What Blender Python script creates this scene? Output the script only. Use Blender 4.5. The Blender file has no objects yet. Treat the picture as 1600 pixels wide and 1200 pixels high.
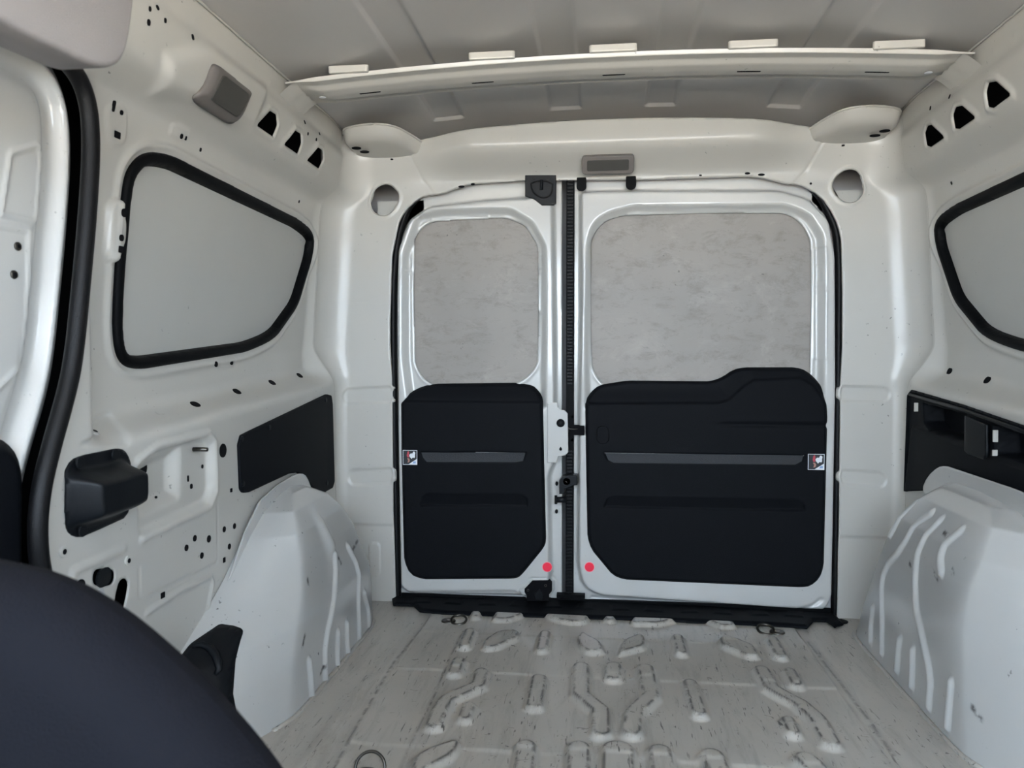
import bpy, bmesh, math, random
import numpy as np
from mathutils import Vector, Matrix
random.seed(7); np.random.seed(7)
SC = bpy.context.scene
COL = SC.collection
# ------------------------------------------------------------------ camera
F = 1202.0; YAW = math.radians(6.64); PIT = math.radians(-1.9); CAM = np.array([0, 0, .70])
fw = np.array([-math.sin(YAW)*math.cos(PIT), math.cos(YAW)*math.cos(PIT), math.sin(PIT)])
rt = np.array([math.cos(YAW), math.sin(YAW), 0.]); up = np.cross(rt, fw)
cd = bpy.data.cameras.new('camera'); cam = bpy.data.objects.new('camera', cd); COL.objects.link(cam)
cam.matrix_world = Matrix(((rt[0], up[0], -fw[0], 0), (rt[1], up[1], -fw[1], 0), (rt[2], up[2], -fw[2], .70), (0, 0, 0, 1)))
cd.sensor_width = 36; cd.lens = F/1600*36; cd.clip_start = .02
cd.dof.use_dof = True; cd.dof.focus_distance = 1.9; cd.dof.aperture_fstop = 7.5
SC.camera = cam
# ------------------------------------------------------------------ world, sun, exposure
w = bpy.data.worlds.new('sky'); SC.world = w; w.use_nodes = True
nt = w.node_tree; nt.nodes.clear()
out = nt.nodes.new('ShaderNodeOutputWorld'); bg = nt.nodes.new('ShaderNodeBackground')
tc = nt.nodes.new('ShaderNodeTexCoord'); sp = nt.nodes.new('ShaderNodeSeparateXYZ'); rp = nt.nodes.new('ShaderNodeValToRGB')
nt.links.new(tc.outputs['Generated'], sp.inputs[0]); nt.links.new(sp.outputs['Z'], rp.inputs[0])
nt.links.new(rp.outputs[0], bg.inputs[0]); nt.links.new(bg.outputs[0], out.inputs[0])
rp.color_ramp.elements[0].position = 0.0; rp.color_ramp.elements[0].color = (.80, .90, 1.0, 1)
rp.color_ramp.elements[1].position = 0.7; rp.color_ramp.elements[1].color = (.50, .72, 1.0, 1)
bg.inputs[1].default_value = 1.0
sd = bpy.data.lights.new('sun', 'SUN'); sun = bpy.data.objects.new('sun', sd); COL.objects.link(sun)
sd.energy = 7; sd.angle = math.radians(1.0); sd.color = (1, .91, .76)
sun.rotation_euler = Vector((-.42, .40, .80)).to_track_quat('Z', 'Y').to_euler()   # high, from the left rear
SC.view_settings.view_transform = 'Standard'; SC.view_settings.look = 'None'
SC.view_settings.exposure = 4.05; SC.view_settings.gamma = 1; SC.view_settings.use_curve_mapping = False
# ------------------------------------------------------------------ projection helpers (photo pixel -> point on a real surface)
def ray(px, py): return fw + rt*(px-800)/F + up*(600-py)/F
def on(ax, v, px, py):
    d = ray(px, py); t = (v-CAM[ax])/d[ax]; return CAM + d*t
CX = .02
def chaikin(p, n=2, closed=True, r=.035):
    p = np.asarray(p, float)
    if closed and n:                          # keep long edges straight: round each corner over r only
        q = []
        for i in range(len(p)):
            a, b, c = p[i-1], p[i], p[(i+1) % len(p)]; la = np.linalg.norm(a-b); lc = np.linalg.norm(c-b)
            if la > 2*r: q.append(b+(a-b)*r/la)
            q.append(b)
            if lc > 2*r: q.append(b+(c-b)*r/lc)
        p = np.array(q)
    for _ in range(n):
        q = np.roll(p, -1, 0)
        a = .75*p+.25*q; b = .25*p+.75*q
        if closed: p = np.stack([a, b], 1).reshape(-1, p.shape[1])
        else: p = np.vstack([p[:1], np.stack([a[:-1], b[:-1]], 1).reshape(-1, p.shape[1]), p[-1:]])
    return p
def poly_sdf(U, V, P):
    P = np.asarray(P, float); U = np.asarray(U, float); V = np.asarray(V, float)
    d = np.full(U.shape, 1e9); ins = np.zeros(U.shape, bool); n = len(P)
    for i in range(n):
        ax, ay = P[i]; bx, by = P[(i+1) % n]; ex, ey = bx-ax, by-ay
        t = np.clip(((U-ax)*ex+(V-ay)*ey)/(ex*ex+ey*ey+1e-15), 0, 1)
        d = np.minimum(d, (U-ax-t*ex)**2+(V-ay-t*ey)**2)
        if ey != 0:
            c = (ay > V) != (by > V)
            ins ^= c & (U < ex*(V-ay)/ey+ax)
    return np.where(ins, -1, 1)*np.sqrt(d)
def line_sdf(U, V, P, r=0):
    P = np.asarray(P, float); d = np.full(np.shape(U), 1e9)
    for (ax, ay), (bx, by) in zip(P[:-1], P[1:]):
        ex, ey = bx-ax, by-ay
        t = np.clip(((U-ax)*ex+(V-ay)*ey)/(ex*ex+ey*ey+1e-15), 0, 1)
        d = np.minimum(d, (U-ax-t*ex)**2+(V-ay-t*ey)**2)
    return np.sqrt(d)-r
def ss(x, a, b):
    t = np.clip((np.asarray(x, float)-a)/(b-a), 0, 1); return t*t*(3-2*t)
def up_in(sd, w=.006): return 1-ss(sd, -w, 0)      # 1 inside the outline, 0 outside, slope of width w inside it
def bead(U, V, P, r): return np.sqrt(np.clip(1-(line_sdf(U, V, P)/r)**2, 0, 1))
# ------------------------------------------------------------------ mesh helpers
def newobj(name, me, m, parent=None, smooth=True):
    o = bpy.data.objects.new(name, me); COL.objects.link(o)
    if m is not None: me.materials.append(m)
    if smooth: me.polygons.foreach_set('use_smooth', [True]*len(me.polygons))
    if parent is not None: o.parent = parent
    return o
def tag(o, label=None, cat=None, group=None, kind=None):
    if label: o['label'] = label
    if cat: o['category'] = cat
    if group: o['group'] = group
    if kind: o['kind'] = kind
    return o
def empty(name, loc, label=None, cat=None, group=None, kind=None):
    o = bpy.data.objects.new(name, None); COL.objects.link(o); o.location = loc; o.empty_display_size = .05
    bpy.context.view_layer.update()
    return tag(o, label, cat, group, kind)
def keep(o, parent):            # parent without moving
    o.parent = parent; o.matrix_parent_inverse = Matrix.Translation(-Vector(parent.location)); return o
def pydata(name, vs, fs, m, parent=None, smooth=True):
    me = bpy.data.meshes.new(name); me.from_pydata([tuple(map(float, v)) for v in vs], [], fs); me.update()
    o = newobj(name, me, m, None, smooth)
    if parent is not None: keep(o, parent)
    return o
def grid_mesh(name, U, V, step, pos, sdf, m, parent=None, thick=0, attr=None, flip=False):
    nv, nu = U.shape
    idx = np.arange(nu*nv).reshape(nv, nu)
    q = np.stack([idx[:-1, :-1], idx[:-1, 1:], idx[1:, 1:], idx[1:, :-1]], -1).reshape(-1, 4)
    U = U.copy(); V = V.copy()
    if sdf is not None:
        S = sdf(U, V).ravel()
        keepf = S[q].mean(1) < 0
        cnt_k = np.zeros(nu*nv, int); cnt_a = np.zeros(nu*nv, int)
        for c in range(4):
            np.add.at(cnt_a, q[:, c], 1); np.add.at(cnt_k, q[keepf][:, c], 1)
        bnd = (cnt_k > 0) & ((cnt_k < cnt_a) | (S > 0))
        q = q[keepf]
        uu = U.ravel(); vv = V.ravel(); e = step*.25
        for _ in range(2):
            ub, vb = uu[bnd], vv[bnd]; s0 = sdf(ub, vb)
            gx = (sdf(ub+e, vb)-sdf(ub-e, vb))/(2*e); gy = (sdf(ub, vb+e)-sdf(ub, vb-e))/(2*e)
            g = np.maximum(gx*gx+gy*gy, .3)
            mv = np.clip(s0, -step*1.2, step*1.2)
            uu[bnd] = ub-mv*gx/g; vv[bnd] = vb-mv*gy/g
        U = uu.reshape(U.shape); V = vv.reshape(V.shape)
    P = pos(U, V).reshape(-1, 3)
    used = np.zeros(len(P), bool); used[q.ravel()] = True
    mp = np.cumsum(used)-1
    P = P[used]; q = mp[q]
    if flip: q = q[:, ::-1]
    me = bpy.data.meshes.new(name)
    me.vertices.add(len(P)); me.vertices.foreach_set('co', P.astype(np.float32).ravel())
    me.loops.add(q.size); me.loops.foreach_set('vertex_index', q.astype(np.int32).ravel())
    me.polygons.add(len(q)); me.polygons.foreach_set('loop_start', np.arange(0, q.size, 4, dtype=np.int32))
    me.update(calc_edges=True)
    if attr is not None:
        a = me.attributes.new('wear', 'FLOAT', 'POINT')
        a.data.foreach_set('value', attr(U, V).ravel()[used].astype(np.float32))
    o = newobj(name, me, m)
    if parent is not None: keep(o, parent)
    if thick:
        md = o.modifiers.new('thickness', 'SOLIDIFY'); md.thickness = abs(thick); md.offset = -1 if thick > 0 else 1
        me.materials[0]
    return o
def sheet(name, box, step, pos, sdf, m, **k):
    u0, u1, v0, v1 = box
    U, V = np.meshgrid(np.linspace(u0, u1, max(2, int(round((u1-u0)/step))+1)), np.linspace(v0, v1, max(2, int(round((v1-v0)/step))+1)))
    return grid_mesh(name, U, V, step, pos, sdf, m, **k)
def tube(name, pts, r, m, parent=None, n=10, closed=False, sq=(1, 1), upv=(1, 0, 0), fr=None):
    P = np.asarray(pts, float); N = len(P); vs = []; fs = []
    for i in range(N):
        a = P[(i-1) % N] if closed or i > 0 else P[i]; b = P[(i+1) % N] if closed or i < N-1 else P[i]
        t = b-a; t /= np.linalg.norm(t)+1e-12
        s = np.cross(t, upv); s /= np.linalg.norm(s)+1e-12; u_ = np.cross(s, t)
        rr = r if fr is None else r*fr(i)
        for k in range(n):
            th = 2*math.pi*k/n
            vs.append(P[i]+s*math.cos(th)*rr*sq[0]+u_*math.sin(th)*rr*sq[1])
    M = N if closed else N-1
    for i in range(M):
        for k in range(n):
            a = i*n+k; b = i*n+(k+1) % n; c = ((i+1) % N)*n+(k+1) % n; d = ((i+1) % N)*n+k
            fs.append((a, b, c, d))
    if not closed: fs += [tuple(range(n))[::-1], tuple((N-1)*n+k for k in range(n))]
    return pydata(name, vs, fs, m, parent)
def frame_of(nrm, upv=(0, 0, 1)):
    n = Vector(nrm).normalized(); u_ = Vector(upv)
    if abs(n.dot(u_)) > .95: u_ = Vector((0, 1, 0))
    x = u_.cross(n).normalized(); y = n.cross(x)
    return x, y, n
def prism(name, pts2, depth, m, loc, nrm, parent=None, bev=0.0, upv=(0, 0, 1), smooth=False, back=0.0):
    """outline (x right, y up) in the plane through loc facing nrm, extruded towards nrm"""
    x, y, n = frame_of(nrm, upv); bm = bmesh.new(); L = Vector(loc)
    c = [L+x*float(p[0])+y*float(p[1])-n*back for p in pts2]
    vs = [bm.verts.new(p) for p in c]; f = bm.faces.new(vs)
    r = bmesh.ops.extrude_face_region(bm, geom=[f]); nv = [g for g in r['geom'] if isinstance(g, bmesh.types.BMVert)]
    bmesh.ops.translate(bm, verts=nv, vec=n*(depth+back))
    bmesh.ops.recalc_face_normals(bm, faces=bm.faces[:])
    if bev:
        es = [e for e in bm.edges if all(v in set(nv) for v in e.verts)]
        bmesh.ops.bevel(bm, geom=es, offset=bev, segments=3, profile=.5, affect='EDGES', clamp_overlap=True)
    me = bpy.data.meshes.new(name); bm.to_mesh(me); bm.free()
    o = newobj(name, me, m, None, smooth)
    if parent is not None: keep(o, parent)
    return o
def ell(a, b, n=20, rot=0):
    return [(a*math.cos(t)*math.cos(rot)-b*math.sin(t)*math.sin(rot), a*math.cos(t)*math.sin(rot)+b*math.sin(t)*math.cos(rot)) for t in (2*math.pi*i/n for i in range(n))]
def rrect(wd, h, r, n=5):
    p = []
    for cx, cy, a0 in ((wd/2-r, h/2-r, 0), (-wd/2+r, h/2-r, 90), (-wd/2+r, -h/2+r, 180), (wd/2-r, -h/2+r, 270)):
        for i in range(n+1):
            a = math.radians(a0+90*i/n); p.append((cx+r*math.cos(a), cy+r*math.sin(a)))
    return p
# ------------------------------------------------------------------ materials
def mat(name, col, rough=.5, coat=0, metal=0, bump=0, bscale=400, mott=0, mscale=6, specks=0, scuff=0, spec=.5, wear=False, stain=None):
    m = bpy.data.materials.new(name); m.use_nodes = True; t = m.node_tree; b = t.nodes['Principled BSDF']
    b.inputs['Roughness'].default_value = rough; b.inputs['Metallic'].default_value = metal
    b.inputs['Coat Weight'].default_value = coat; b.inputs['Coat Roughness'].default_value = .08
    b.inputs['Specular IOR Level'].default_value = spec
    tcn = t.nodes.new('ShaderNodeTexCoord'); cur = None
    rgb = t.nodes.new('ShaderNodeRGB'); rgb.outputs[0].default_value = (*col, 1); cur = rgb.outputs[0]
    def noise(scale, detail=4, vec=(1, 1, 1), rough_=.55, dist=0, off=0):
        mp = t.nodes.new('ShaderNodeMapping'); mp.inputs['Scale'].default_value = vec; mp.inputs['Location'].default_value = (off, off, off)
        t.links.new(tcn.outputs['Object'], mp.inputs[0])
        n = t.nodes.new('ShaderNodeTexNoise'); n.inputs['Scale'].default_value = scale; n.inputs['Detail'].default_value = detail
        n.inputs['Roughness'].default_value = rough_; n.inputs['Distortion'].default_value = dist
        t.links.new(mp.outputs[0], n.inputs['Vector']); return n.outputs['Fac']
    def rampf(src, a, c, lo=0., hi=1.):
        r = t.nodes.new('ShaderNodeMapRange'); r.inputs['From Min'].default_value = a; r.inputs['From Max'].default_value = c
        r.inputs['To Min'].default_value = lo; r.inputs['To Max'].default_value = hi; t.links.new(src, r.inputs[0]); return r.outputs[0]
    def mix(fac, c2):
        nonlocal cur
        x = t.nodes.new('ShaderNodeMix'); x.data_type = 'RGBA'; t.links.new(fac, x.inputs[0]); t.links.new(cur, x.inputs[6])
        x.inputs[7].default_value = (*c2, 1); cur = x.outputs[2]
    def mul(a, b_):
        x = t.nodes.new('ShaderNodeMath'); x.operation = 'MULTIPLY'; t.links.new(a, x.inputs[0]); t.links.new(b_, x.inputs[1]); return x.outputs[0]
    if mott: mix(rampf(noise(mscale, 5), .35, .75, 0, mott), tuple(c*.72 for c in col))
    if stain:                                  # blotchy, smeared marks
        mix(rampf(noise(13, 9, (1, 1, 2.0), .78, .35), .50, .66, 0, stain), tuple(c*.62 for c in col))
        mix(rampf(noise(6, 9, (1, 1, 1.6), .75, .5, 4), .54, .68, 0, stain*.8), tuple(min(1, c*1.25) for c in col))
        mix(rampf(noise(34, 8, (1, 1, 2.2), .78, .3, 9), .60, .70, 0, stain*.8), tuple(c*.5 for c in col))
    if specks:
        mix(rampf(mul(rampf(noise(90, 2), .70, .74), rampf(noise(7, 3, off=3), .5, .62)), 0, 1, 0, specks), (.06, .055, .05))
    if scuff:
        mix(rampf(noise(16, 6, (2.2, .35, 1), .7, .6), .50, .70, 0, .5*scuff), (.22, .20, .17))
        mix(rampf(mul(rampf(noise(70, 3, (2.4, .30, 1), .6, .4), .63, .68), rampf(noise(5, 4, off=2), .38, .56)), 0, 1, 0, .85*scuff), (.035, .03, .027))
        mix(rampf(mul(rampf(noise(60, 3, (.8, 1.0, 1), .6, 1.4, 5), .66, .70), rampf(noise(6, 4, off=8), .40, .58)), 0, 1, 0, .8*scuff), (.04, .035, .03))
    if wear:
        at = t.nodes.new('ShaderNodeAttribute'); at.attribute_name = 'wear'
        mix(mul(at.outputs['Fac'], rampf(noise(45, 4, off=1), .40, .54)), (.035, .03, .028))
    t.links.new(cur, b.inputs['Base Color'])
    if bump:
        bn = t.nodes.new('ShaderNodeBump'); bn.inputs['Strength'].default_value = bump; bn.inputs['Distance'].default_value = .002
        t.links.new(noise(bscale, 2), bn.inputs['Height']); t.links.new(bn.outputs[0], b.inputs['Normal'])
        if coat: t.links.new(bn.outputs[0], b.inputs['Coat Normal'])
    return m
M = {}
M['paint'] = mat('white_body_paint', (.475, .46, .422), .38, coat=.22, bump=.05, bscale=160, mott=.10, specks=.7)
M['door'] = mat('white_door_paint', (.49, .487, .465), .28, coat=.6, bump=.04, bscale=120, specks=.35)
M['arch'] = mat('white_arch_paint', (.46, .458, .44), .28, coat=.45, bump=.10, bscale=60, mott=.15, specks=.9, wear=True)
M['floor'] = mat('scuffed_floor_paint', (.42, .392, .345), .34, coat=.15, bump=.12, bscale=90, mott=.35, mscale=5, specks=1, scuff=1, wear=True)
M['roof'] = mat('grey_roof_paint', (.45, .44, .43), .32, coat=.25, bump=.03, bscale=200, mott=.12)
M['panel'] = mat('grey_window_panel', (.44, .435, .405), .55, bump=.03, bscale=300, mott=.12, specks=.4)
M['stained'] = mat('stained_door_window_panel', (.305, .278, .253), .55, bump=.04, bscale=200, mott=.45, stain=.75, specks=.6)
M['trim'] = mat('black_grained_plastic', (.0035, .0042, .0058), .6, bump=.3, bscale=900, spec=.10)
M['grain'] = mat('charcoal_grained_recess', (.022, .024, .028), .5, bump=.6, bscale=500, spec=.3)
M['plastic'] = mat('black_plastic', (.004, .005, .0065), .45, spec=.2, bump=.1, bscale=500)
M['rubber'] = mat('black_rubber', (.0035, .0035, .004), .42, spec=.2, bump=.3, bscale=700)
M['matte'] = mat('matte_black_rubber', (.0022, .0025, .003), .6, spec=.1, bump=.1, bscale=400)
M['hole'] = mat('dark_cavity', (.006, .006, .007), .9, spec=.1)
M['steel'] = mat('bare_steel', (.10, .093, .082), .35, metal=1, bump=.1)
M['bezel'] = mat('grey_beige_lamp_plastic', (.135, .120, .110), .5, bump=.05)
M['lens'] = mat('smoked_lamp_lens', (.055, .053, .048), .5, spec=.3, mott=.2, mscale=30)
M['headliner'] = mat('greige_headliner_fabric', (.30, .275, .266), .9, bump=.6, bscale=900)
M['seat'] = mat('charcoal_seat_fabric', (.0062, .0064, .009), .85, spec=.12, bump=.5, bscale=500, mott=.3, mscale=5)
M['sky_card'] = mat('outer_skin', (.40, .40, .40), .5)
M['red'] = mat('red_reflector', (.90, .02, .06), .3)
M['pink'] = mat('pale_red_rim', (.85, .35, .38), .4)
M['white_print'] = mat('white_print', (.75, .77, .80), .4)
M['black_print'] = mat('black_print', (.01, .012, .016), .4)
M['red_print'] = mat('red_print', (.45, .05, .07), .4)
M['skin_print'] = mat('tan_print', (.38, .19, .14), .4)
M['blue_print'] = mat('blue_print', (.25, .38, .60), .4)
M['ground'] = mat('sunlit_concrete', (.52, .45, .36), .9, mott=.3, mscale=1)
M['leaf'] = mat('green_foliage', (.22, .30, .05), .8, mott=.5, mscale=8)
M['dash'] = mat('dark_dashboard', (.03, .03, .033), .6)
# ------------------------------------------------------------------ side wall surface
YB = 2.13
def lip(Y): return .574+.0655*(Y-1.2)
PZ = [0, .594, .604, .622, .640, .70, 1.085, 1.115, 1.128, 1.165, 1.18, 1.255, 1.275, 1.335]
PW = [.772, .772, .778, .815, .832, .834, .800, .793, .788, .742, .736, .724, .731, .722]
def W(Y, z, nf=False):
    Y = np.asarray(Y, float); z = np.asarray(z, float)
    zz = z-(lip(Y)-.60)*np.clip((.76-z)/.06, 0, 1)
    b = sum(np.interp(zz+k, PZ, PW) for k in (-.008, -.004, 0, .004, .008))/5
    f = ss(Y, 1.05, 1.125)*(1-ss(Y, 2.02, 2.11))
    base = .768
    return np.where(b > base, base+(b-base)*f, b)
def RR(z): return .028+.05*ss(z, .60, .75)
def on_wall(side, px, py, off=0):
    """side -1 left, +1 right: (Y, z) where the photo ray meets the wall surface"""
    X = side*.77
    for _ in range(25):
        p = on(0, X, px, py); X = .5*X+.5*(CX+side*(float(W(p[1], p[2]))-off))
    return p
def wyz(side, pts, sm=0, off=0, r=.035):
    a = np.array([on_wall(side, *p, off=off)[1:] for p in pts]); return chaikin(a, sm, True, r) if sm else a
def wall_normal(side, Y, z):
    e = .003
    dy = (float(W(Y+e, z))-float(W(Y-e, z)))/(2*e); dz = (float(W(Y, z+e))-float(W(Y, z-e)))/(2*e)
    return Vector((-side, side*0+dy, dz)).normalized()
# sliding door aperture on the left wall
seal_px = [(-90, -5), (0, 35), (60, 65), (112, 100), (138, 150), (145, 220), (139, 330), (128, 450), (117, 560), (104, 620), (84, 690), (66, 760), (59, 830), (66, 900), (95, 990)]
seal_yz = np.array([on(0, -.745, *p)[1:] for p in seal_px])
apert_s = np.vstack([chaikin(seal_yz, 2, False), [[.99, -.2], [-.5, -.2], [-.5, seal_yz[0][1]]]])
# window outlines (left traced; right side mirrored from it)
win_out = wyz(-1, [(196, 262), (222, 236), (262, 240), (465, 342), (489, 362), (487, 400), (462, 480), (425, 532), (385, 550), (215, 578), (186, 571), (174, 538), (176, 440), (188, 300)], 2, r=.07)
def offset_poly(P, d):
    P = np.asarray(P); a = np.roll(P, 1, 0); b = np.roll(P, -1, 0); t = b-a; t /= np.linalg.norm(t, axis=1)[:, None]+1e-9
    n = np.stack([t[:, 1], -t[:, 0]], 1)
    area = np.sum(P[:, 0]*b[:, 1]-b[:, 0]*P[:, 1])
    return P+n*d*(1 if area > 0 else -1)
win_cut = offset_poly(win_out, -.012)
def z6(x, y): return (280+x/6, 80+y/6)
trap_px = [[z6(845, 560), z6(905, 595), z6(915, 690), z6(872, 800), z6(718, 695), z6(780, 630)],
           [z6(1083, 745), z6(1135, 775), z6(1142, 860), z6(1103, 963), z6(974, 873), z6(1030, 815)],
           [z6(1297, 902), z6(1340, 930), z6(1345, 1010), z6(1303, 1100), z6(1190, 1022), z6(1245, 965)]]
traps = {-1: [wyz(-1, t, 1, r=.005) for t in trap_px]}
tr = [[(1487, 339), (1550, 395), (1478, 450), (1455, 445), (1445, 385), (1455, 345)], [(1345, 440), (1402, 490), (1335, 537), (1315, 535), (1306, 480), (1318, 447)], [(1217, 520), (1272, 572), (1215, 612), (1197, 605), (1189, 555), (1200, 525)]]
traps[1] = [wyz(1, [(1000+a/2.667, b/2.667) for a, b in t], 1, r=.005) for t in tr]
def z8(x, y): return (80+x/4.284, 680+y/4.284)
slot_px = [z8(402, 1230), z8(440, 1010), z8(465, 962), z8(500, 955), z8(520, 985), z8(515, 1040), z8(475, 1230)]
slot = wyz(-1, slot_px, 1)
oval = wyz(-1, [z8(275, 950), z8(290, 900), z8(330, 890), z8(390, 892), z8(425, 905), z8(428, 960), z8(410, 1000), z8(370, 1011), z8(300, 1010), z8(278, 990)], 1)
beadsL = [(wyz(-1, [z8(580, 175), z8(700, 80), z8(1050, -15), z8(1095, 40), z8(1105, 380), z8(1060, 485), z8(830, 590), z8(610, 695)]), .007, .005),
          (wyz(-1, [z8(640, 1190), z8(850, 1050), z8(1065, 945), z8(1080, 990), z8(1040, 1200), z8(1000, 1260)]), .005, .004),
          (wyz(-1, [z8(135, 1010), z8(145, 915), z8(210, 880), z8(480, 765)]), .007, .004),
          (wyz(-1, [z8(590, 890), z8(590, 1080), z8(620, 1095), z8(1110, 860), z8(1120, 780), z8(1110, 440)]), .002, -.002)]
bowl = wyz(-1, [z8(605, 190), z8(750, 105), z8(900, 40), z8(915, 90), z8(912, 440), z8(640, 570), z8(610, 500)], 2)
recessL = wyz(-1, [z8(570, 190), z8(700, 95), z8(1040, 0), z8(1085, 50), z8(1090, 370), z8(1050, 465), z8(830, 570), z8(590, 690)], 2)
hinge_pad = wyz(-1, [(163, 318), (176, 304), (188, 320), (192, 345), (190, 385), (178, 412), (163, 414), (160, 390)], 2)
pad2 = wyz(-1, [(163, 160), (200, 160), (199, 215), (190, 231), (170, 229), (164, 205)], 2)
pad3 = wyz(-1, [(265, 200), (270, 190), (297, 201), (295, 213), (285, 222), (262, 214)], 2)
chev = wyz(-1, [(112, 700), (165, 640), (180, 645), (205, 690), (200, 700), (180, 695)], 1)
lampbed = wyz(-1, [(250, 75), (325, 60), (420, 130), (385, 215), (290, 170), (215, 160)], 2)
clipL = wyz(-1, [(338, 560), (365, 557), (367, 573), (340, 578)], 1)
def dleft(Y, z):
    d = 0
    for P, r, h in beadsL: d = d+h*bead(Y, z, P, r)
    d = d-.012*up_in(poly_sdf(Y, z, recessL), .010)-.018*up_in(poly_sdf(Y, z, bowl), .03)
    d = d+.012*up_in(poly_sdf(Y, z, hinge_pad), .008)+.004*up_in(poly_sdf(Y, z, pad2), .004)+.003*up_in(poly_sdf(Y, z, pad3), .003)
    d = d-.006*up_in(poly_sdf(Y, z, chev), .006)+.002*up_in(poly_sdf(Y, z, clipL), .002)
    d = d+.010*up_in(poly_sdf(Y, z, lampbed), .03)
    return d
def common(side, Y, z):
    s = poly_sdf(Y, z, win_out)
    d = .006*np.exp(-((s-.012)/.006)**2)                       # raised lip round the window
    for t in traps[side]:
        s = poly_sdf(Y, z, t); d = d+.005*np.exp(-((s-.006)/.005)**2)
    for Y0 in np.arange(1.30, 2.06, .075):                     # spot welds along the roof flange
        d = d+.0015*np.exp(-(((Y-Y0)**2+(z-1.292)**2)/.004**2))
    return d
recR = wyz(1, [(1427, 622), (1432, 612), (1500, 632), (1600, 664), (1640, 677), (1640, 790), (1520, 790), (1450, 770), (1424, 768)], 1)
def make_wall(side, name):
    y0 = .60 if side < 0 else 1.02
    def st(Y, z): return np.where(Y > 2.0, 2.0+(Y-2.0)*(YB-RR(z)-2.0)/(YB-.03-2.0), Y)
    def cut(Y, z):
        Y = st(Y, z); s = np.maximum(-poly_sdf(Y, z, win_cut), -1)
        for t in traps[side]: s = np.maximum(s, -poly_sdf(Y, z, t))
        if side > 0: s = np.maximum(s, -poly_sdf(Y, z, offset_poly(recR, -.008)))
        if side < 0:
            s = np.maximum(s, -poly_sdf(Y, z, apert_s)); s = np.maximum(s, -poly_sdf(Y, z, slot)); s = np.maximum(s, -poly_sdf(Y, z, oval))
        return s
    def pos(Y, z):
        Y2 = st(Y, z)
        d = common(side, Y2, z)+(dleft(Y2, z) if side < 0 else 0)
        return np.stack([CX+side*(W(Y2, z)-d), Y2, z], -1)
    return sheet(name, (y0, YB-.03, 0, 1.332), .004, pos, cut, M['paint'], thick=(-.0025 if side > 0 else .0025))
wall_left = tag(make_wall(-1, 'wall_left'), 'white painted inner side panel of the van on the left, with window, ledge and punched holes', kind='structure')
wall_right = tag(make_wall(1, 'wall_right'), 'white painted inner side panel of the van on the right, with window and ledge', kind='structure')
# ------------------------------------------------------------------ rear wall: pillars, corners and header in one pressing
def toU(x, z):                                     # x relative to the van's centre line
    z = np.asarray(z, float); R = RR(z); We = W(YB-R, z); L = (We-R-.60)+math.pi*R/2
    ax = abs(x); return np.sign(x)*(ax if ax <= .60 else float(.60+.25*(ax-.60)/L))
def by(px, py, Y=YB): p = on(1, Y, px, py); return p[0]-CX, p[2]
def buz(pts, sm=0):
    a = []
    for p in pts:
        x, z = by(*p); a.append((toU(x, z), z))
    a = np.array(a); return chaikin(a, sm) if sm else a
apert_px = [(618, 960), (614, 800), (609, 500), (612, 400), (624, 342), (642, 318), (664, 304), (690, 303), (711, 294), (733, 287), (820, 282), (1003, 280), (1180, 275), (1215, 283), (1227, 287), (1250, 287), (1283, 305), (1305, 338), (1315, 370), (1317, 450), (1312, 800), (1309, 985)]
apert_b = chaikin(buz(apert_px), 1)
apert_b = np.vstack([apert_b])
rh_L = buz([(600, 288), (613, 290), (624, 302), (622, 318), (610, 334), (597, 338), (584, 332), (579, 315), (584, 297)], 2)
rh_R = buz([(1297, 292), (1310, 270), (1330, 264), (1345, 273), (1350, 292), (1345, 310), (1330, 318), (1313, 313)], 2)
def cap(pts): return buz(pts, 2)
capsL = [cap([(540, 606), (614, 603), (614, 630), (540, 632), (533, 619)]), cap([(548, 734), (614, 730), (614, 756), (548, 759), (542, 746)])]
capsR = [cap([(1313, 602), (1385, 604), (1394, 616), (1385, 629), (1313, 627)]), cap([(1313, 733), (1380, 737), (1388, 750), (1380, 763), (1313, 757)])]
sqL = cap([(575, 848), (594, 848), (594, 900), (575, 905)])
def bulge(x, z):
    zl = 1.198+.0*x
    ends = 1-ss(np.abs(x), .36, .60)
    b = .085*ss(z, zl-.008, zl+.074)*ends
    b = b+.018*ss(z, 1.262, 1.272)*ends*0
    b = b-.010*ss(z, 1.27, 1.335)*ends
    b = b+.030*ss(z, 1.16, 1.30)*ss(np.abs(x), .44, .60)
    return b
def back_pos(U, z):
    a = np.abs(U); sg = np.sign(U)
    R = RR(z); We = W(YB-R, z); L1 = We-R-.60; L = L1+math.pi*R/2
    s = np.clip((a-.60)/.25, 0, 1)*L
    th = np.clip((s-L1)/R, 0, math.pi/2)
    x = np.where(a <= .60, a, np.where(s < L1, .60+s, We-R+R*np.sin(th)))
    y = np.where(s <= L1, YB, YB-R+R*np.cos(th))
    n = np.cos(th)
    d = bulge(x, z)*n
    for c in capsL+capsR: d = d-.004*up_in(poly_sdf(U, z, c), .004)
    d = d+.003*up_in(poly_sdf(U, z, sqL), .003)
    d = d-.004*(1-ss(z, .221, .227))                        # lower sheet steps back
    d = d-.002*np.exp(-((z-.862)/.0016)**2)*(a > .6)
    for P, k in ((seamL, 1), (seamR, 1)): d = d-.003*np.exp(-(line_sdf(U, z, P)/.0025)**2)
    for r_ in (rh_L, rh_R):
        q = poly_sdf(U, z, r_); d = d+.003*np.exp(-((q-.004)/.0035)**2)
    return np.stack([CX+sg*x, y-d, z], -1)
seamL = buz([(640, 236), (652, 262), (661, 282), (677, 303)]); seamR = buz([(1287, 214), (1268, 250), (1258, 268), (1240, 287)])
seam2L = buz([(509, 470), (609, 467)])
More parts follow.
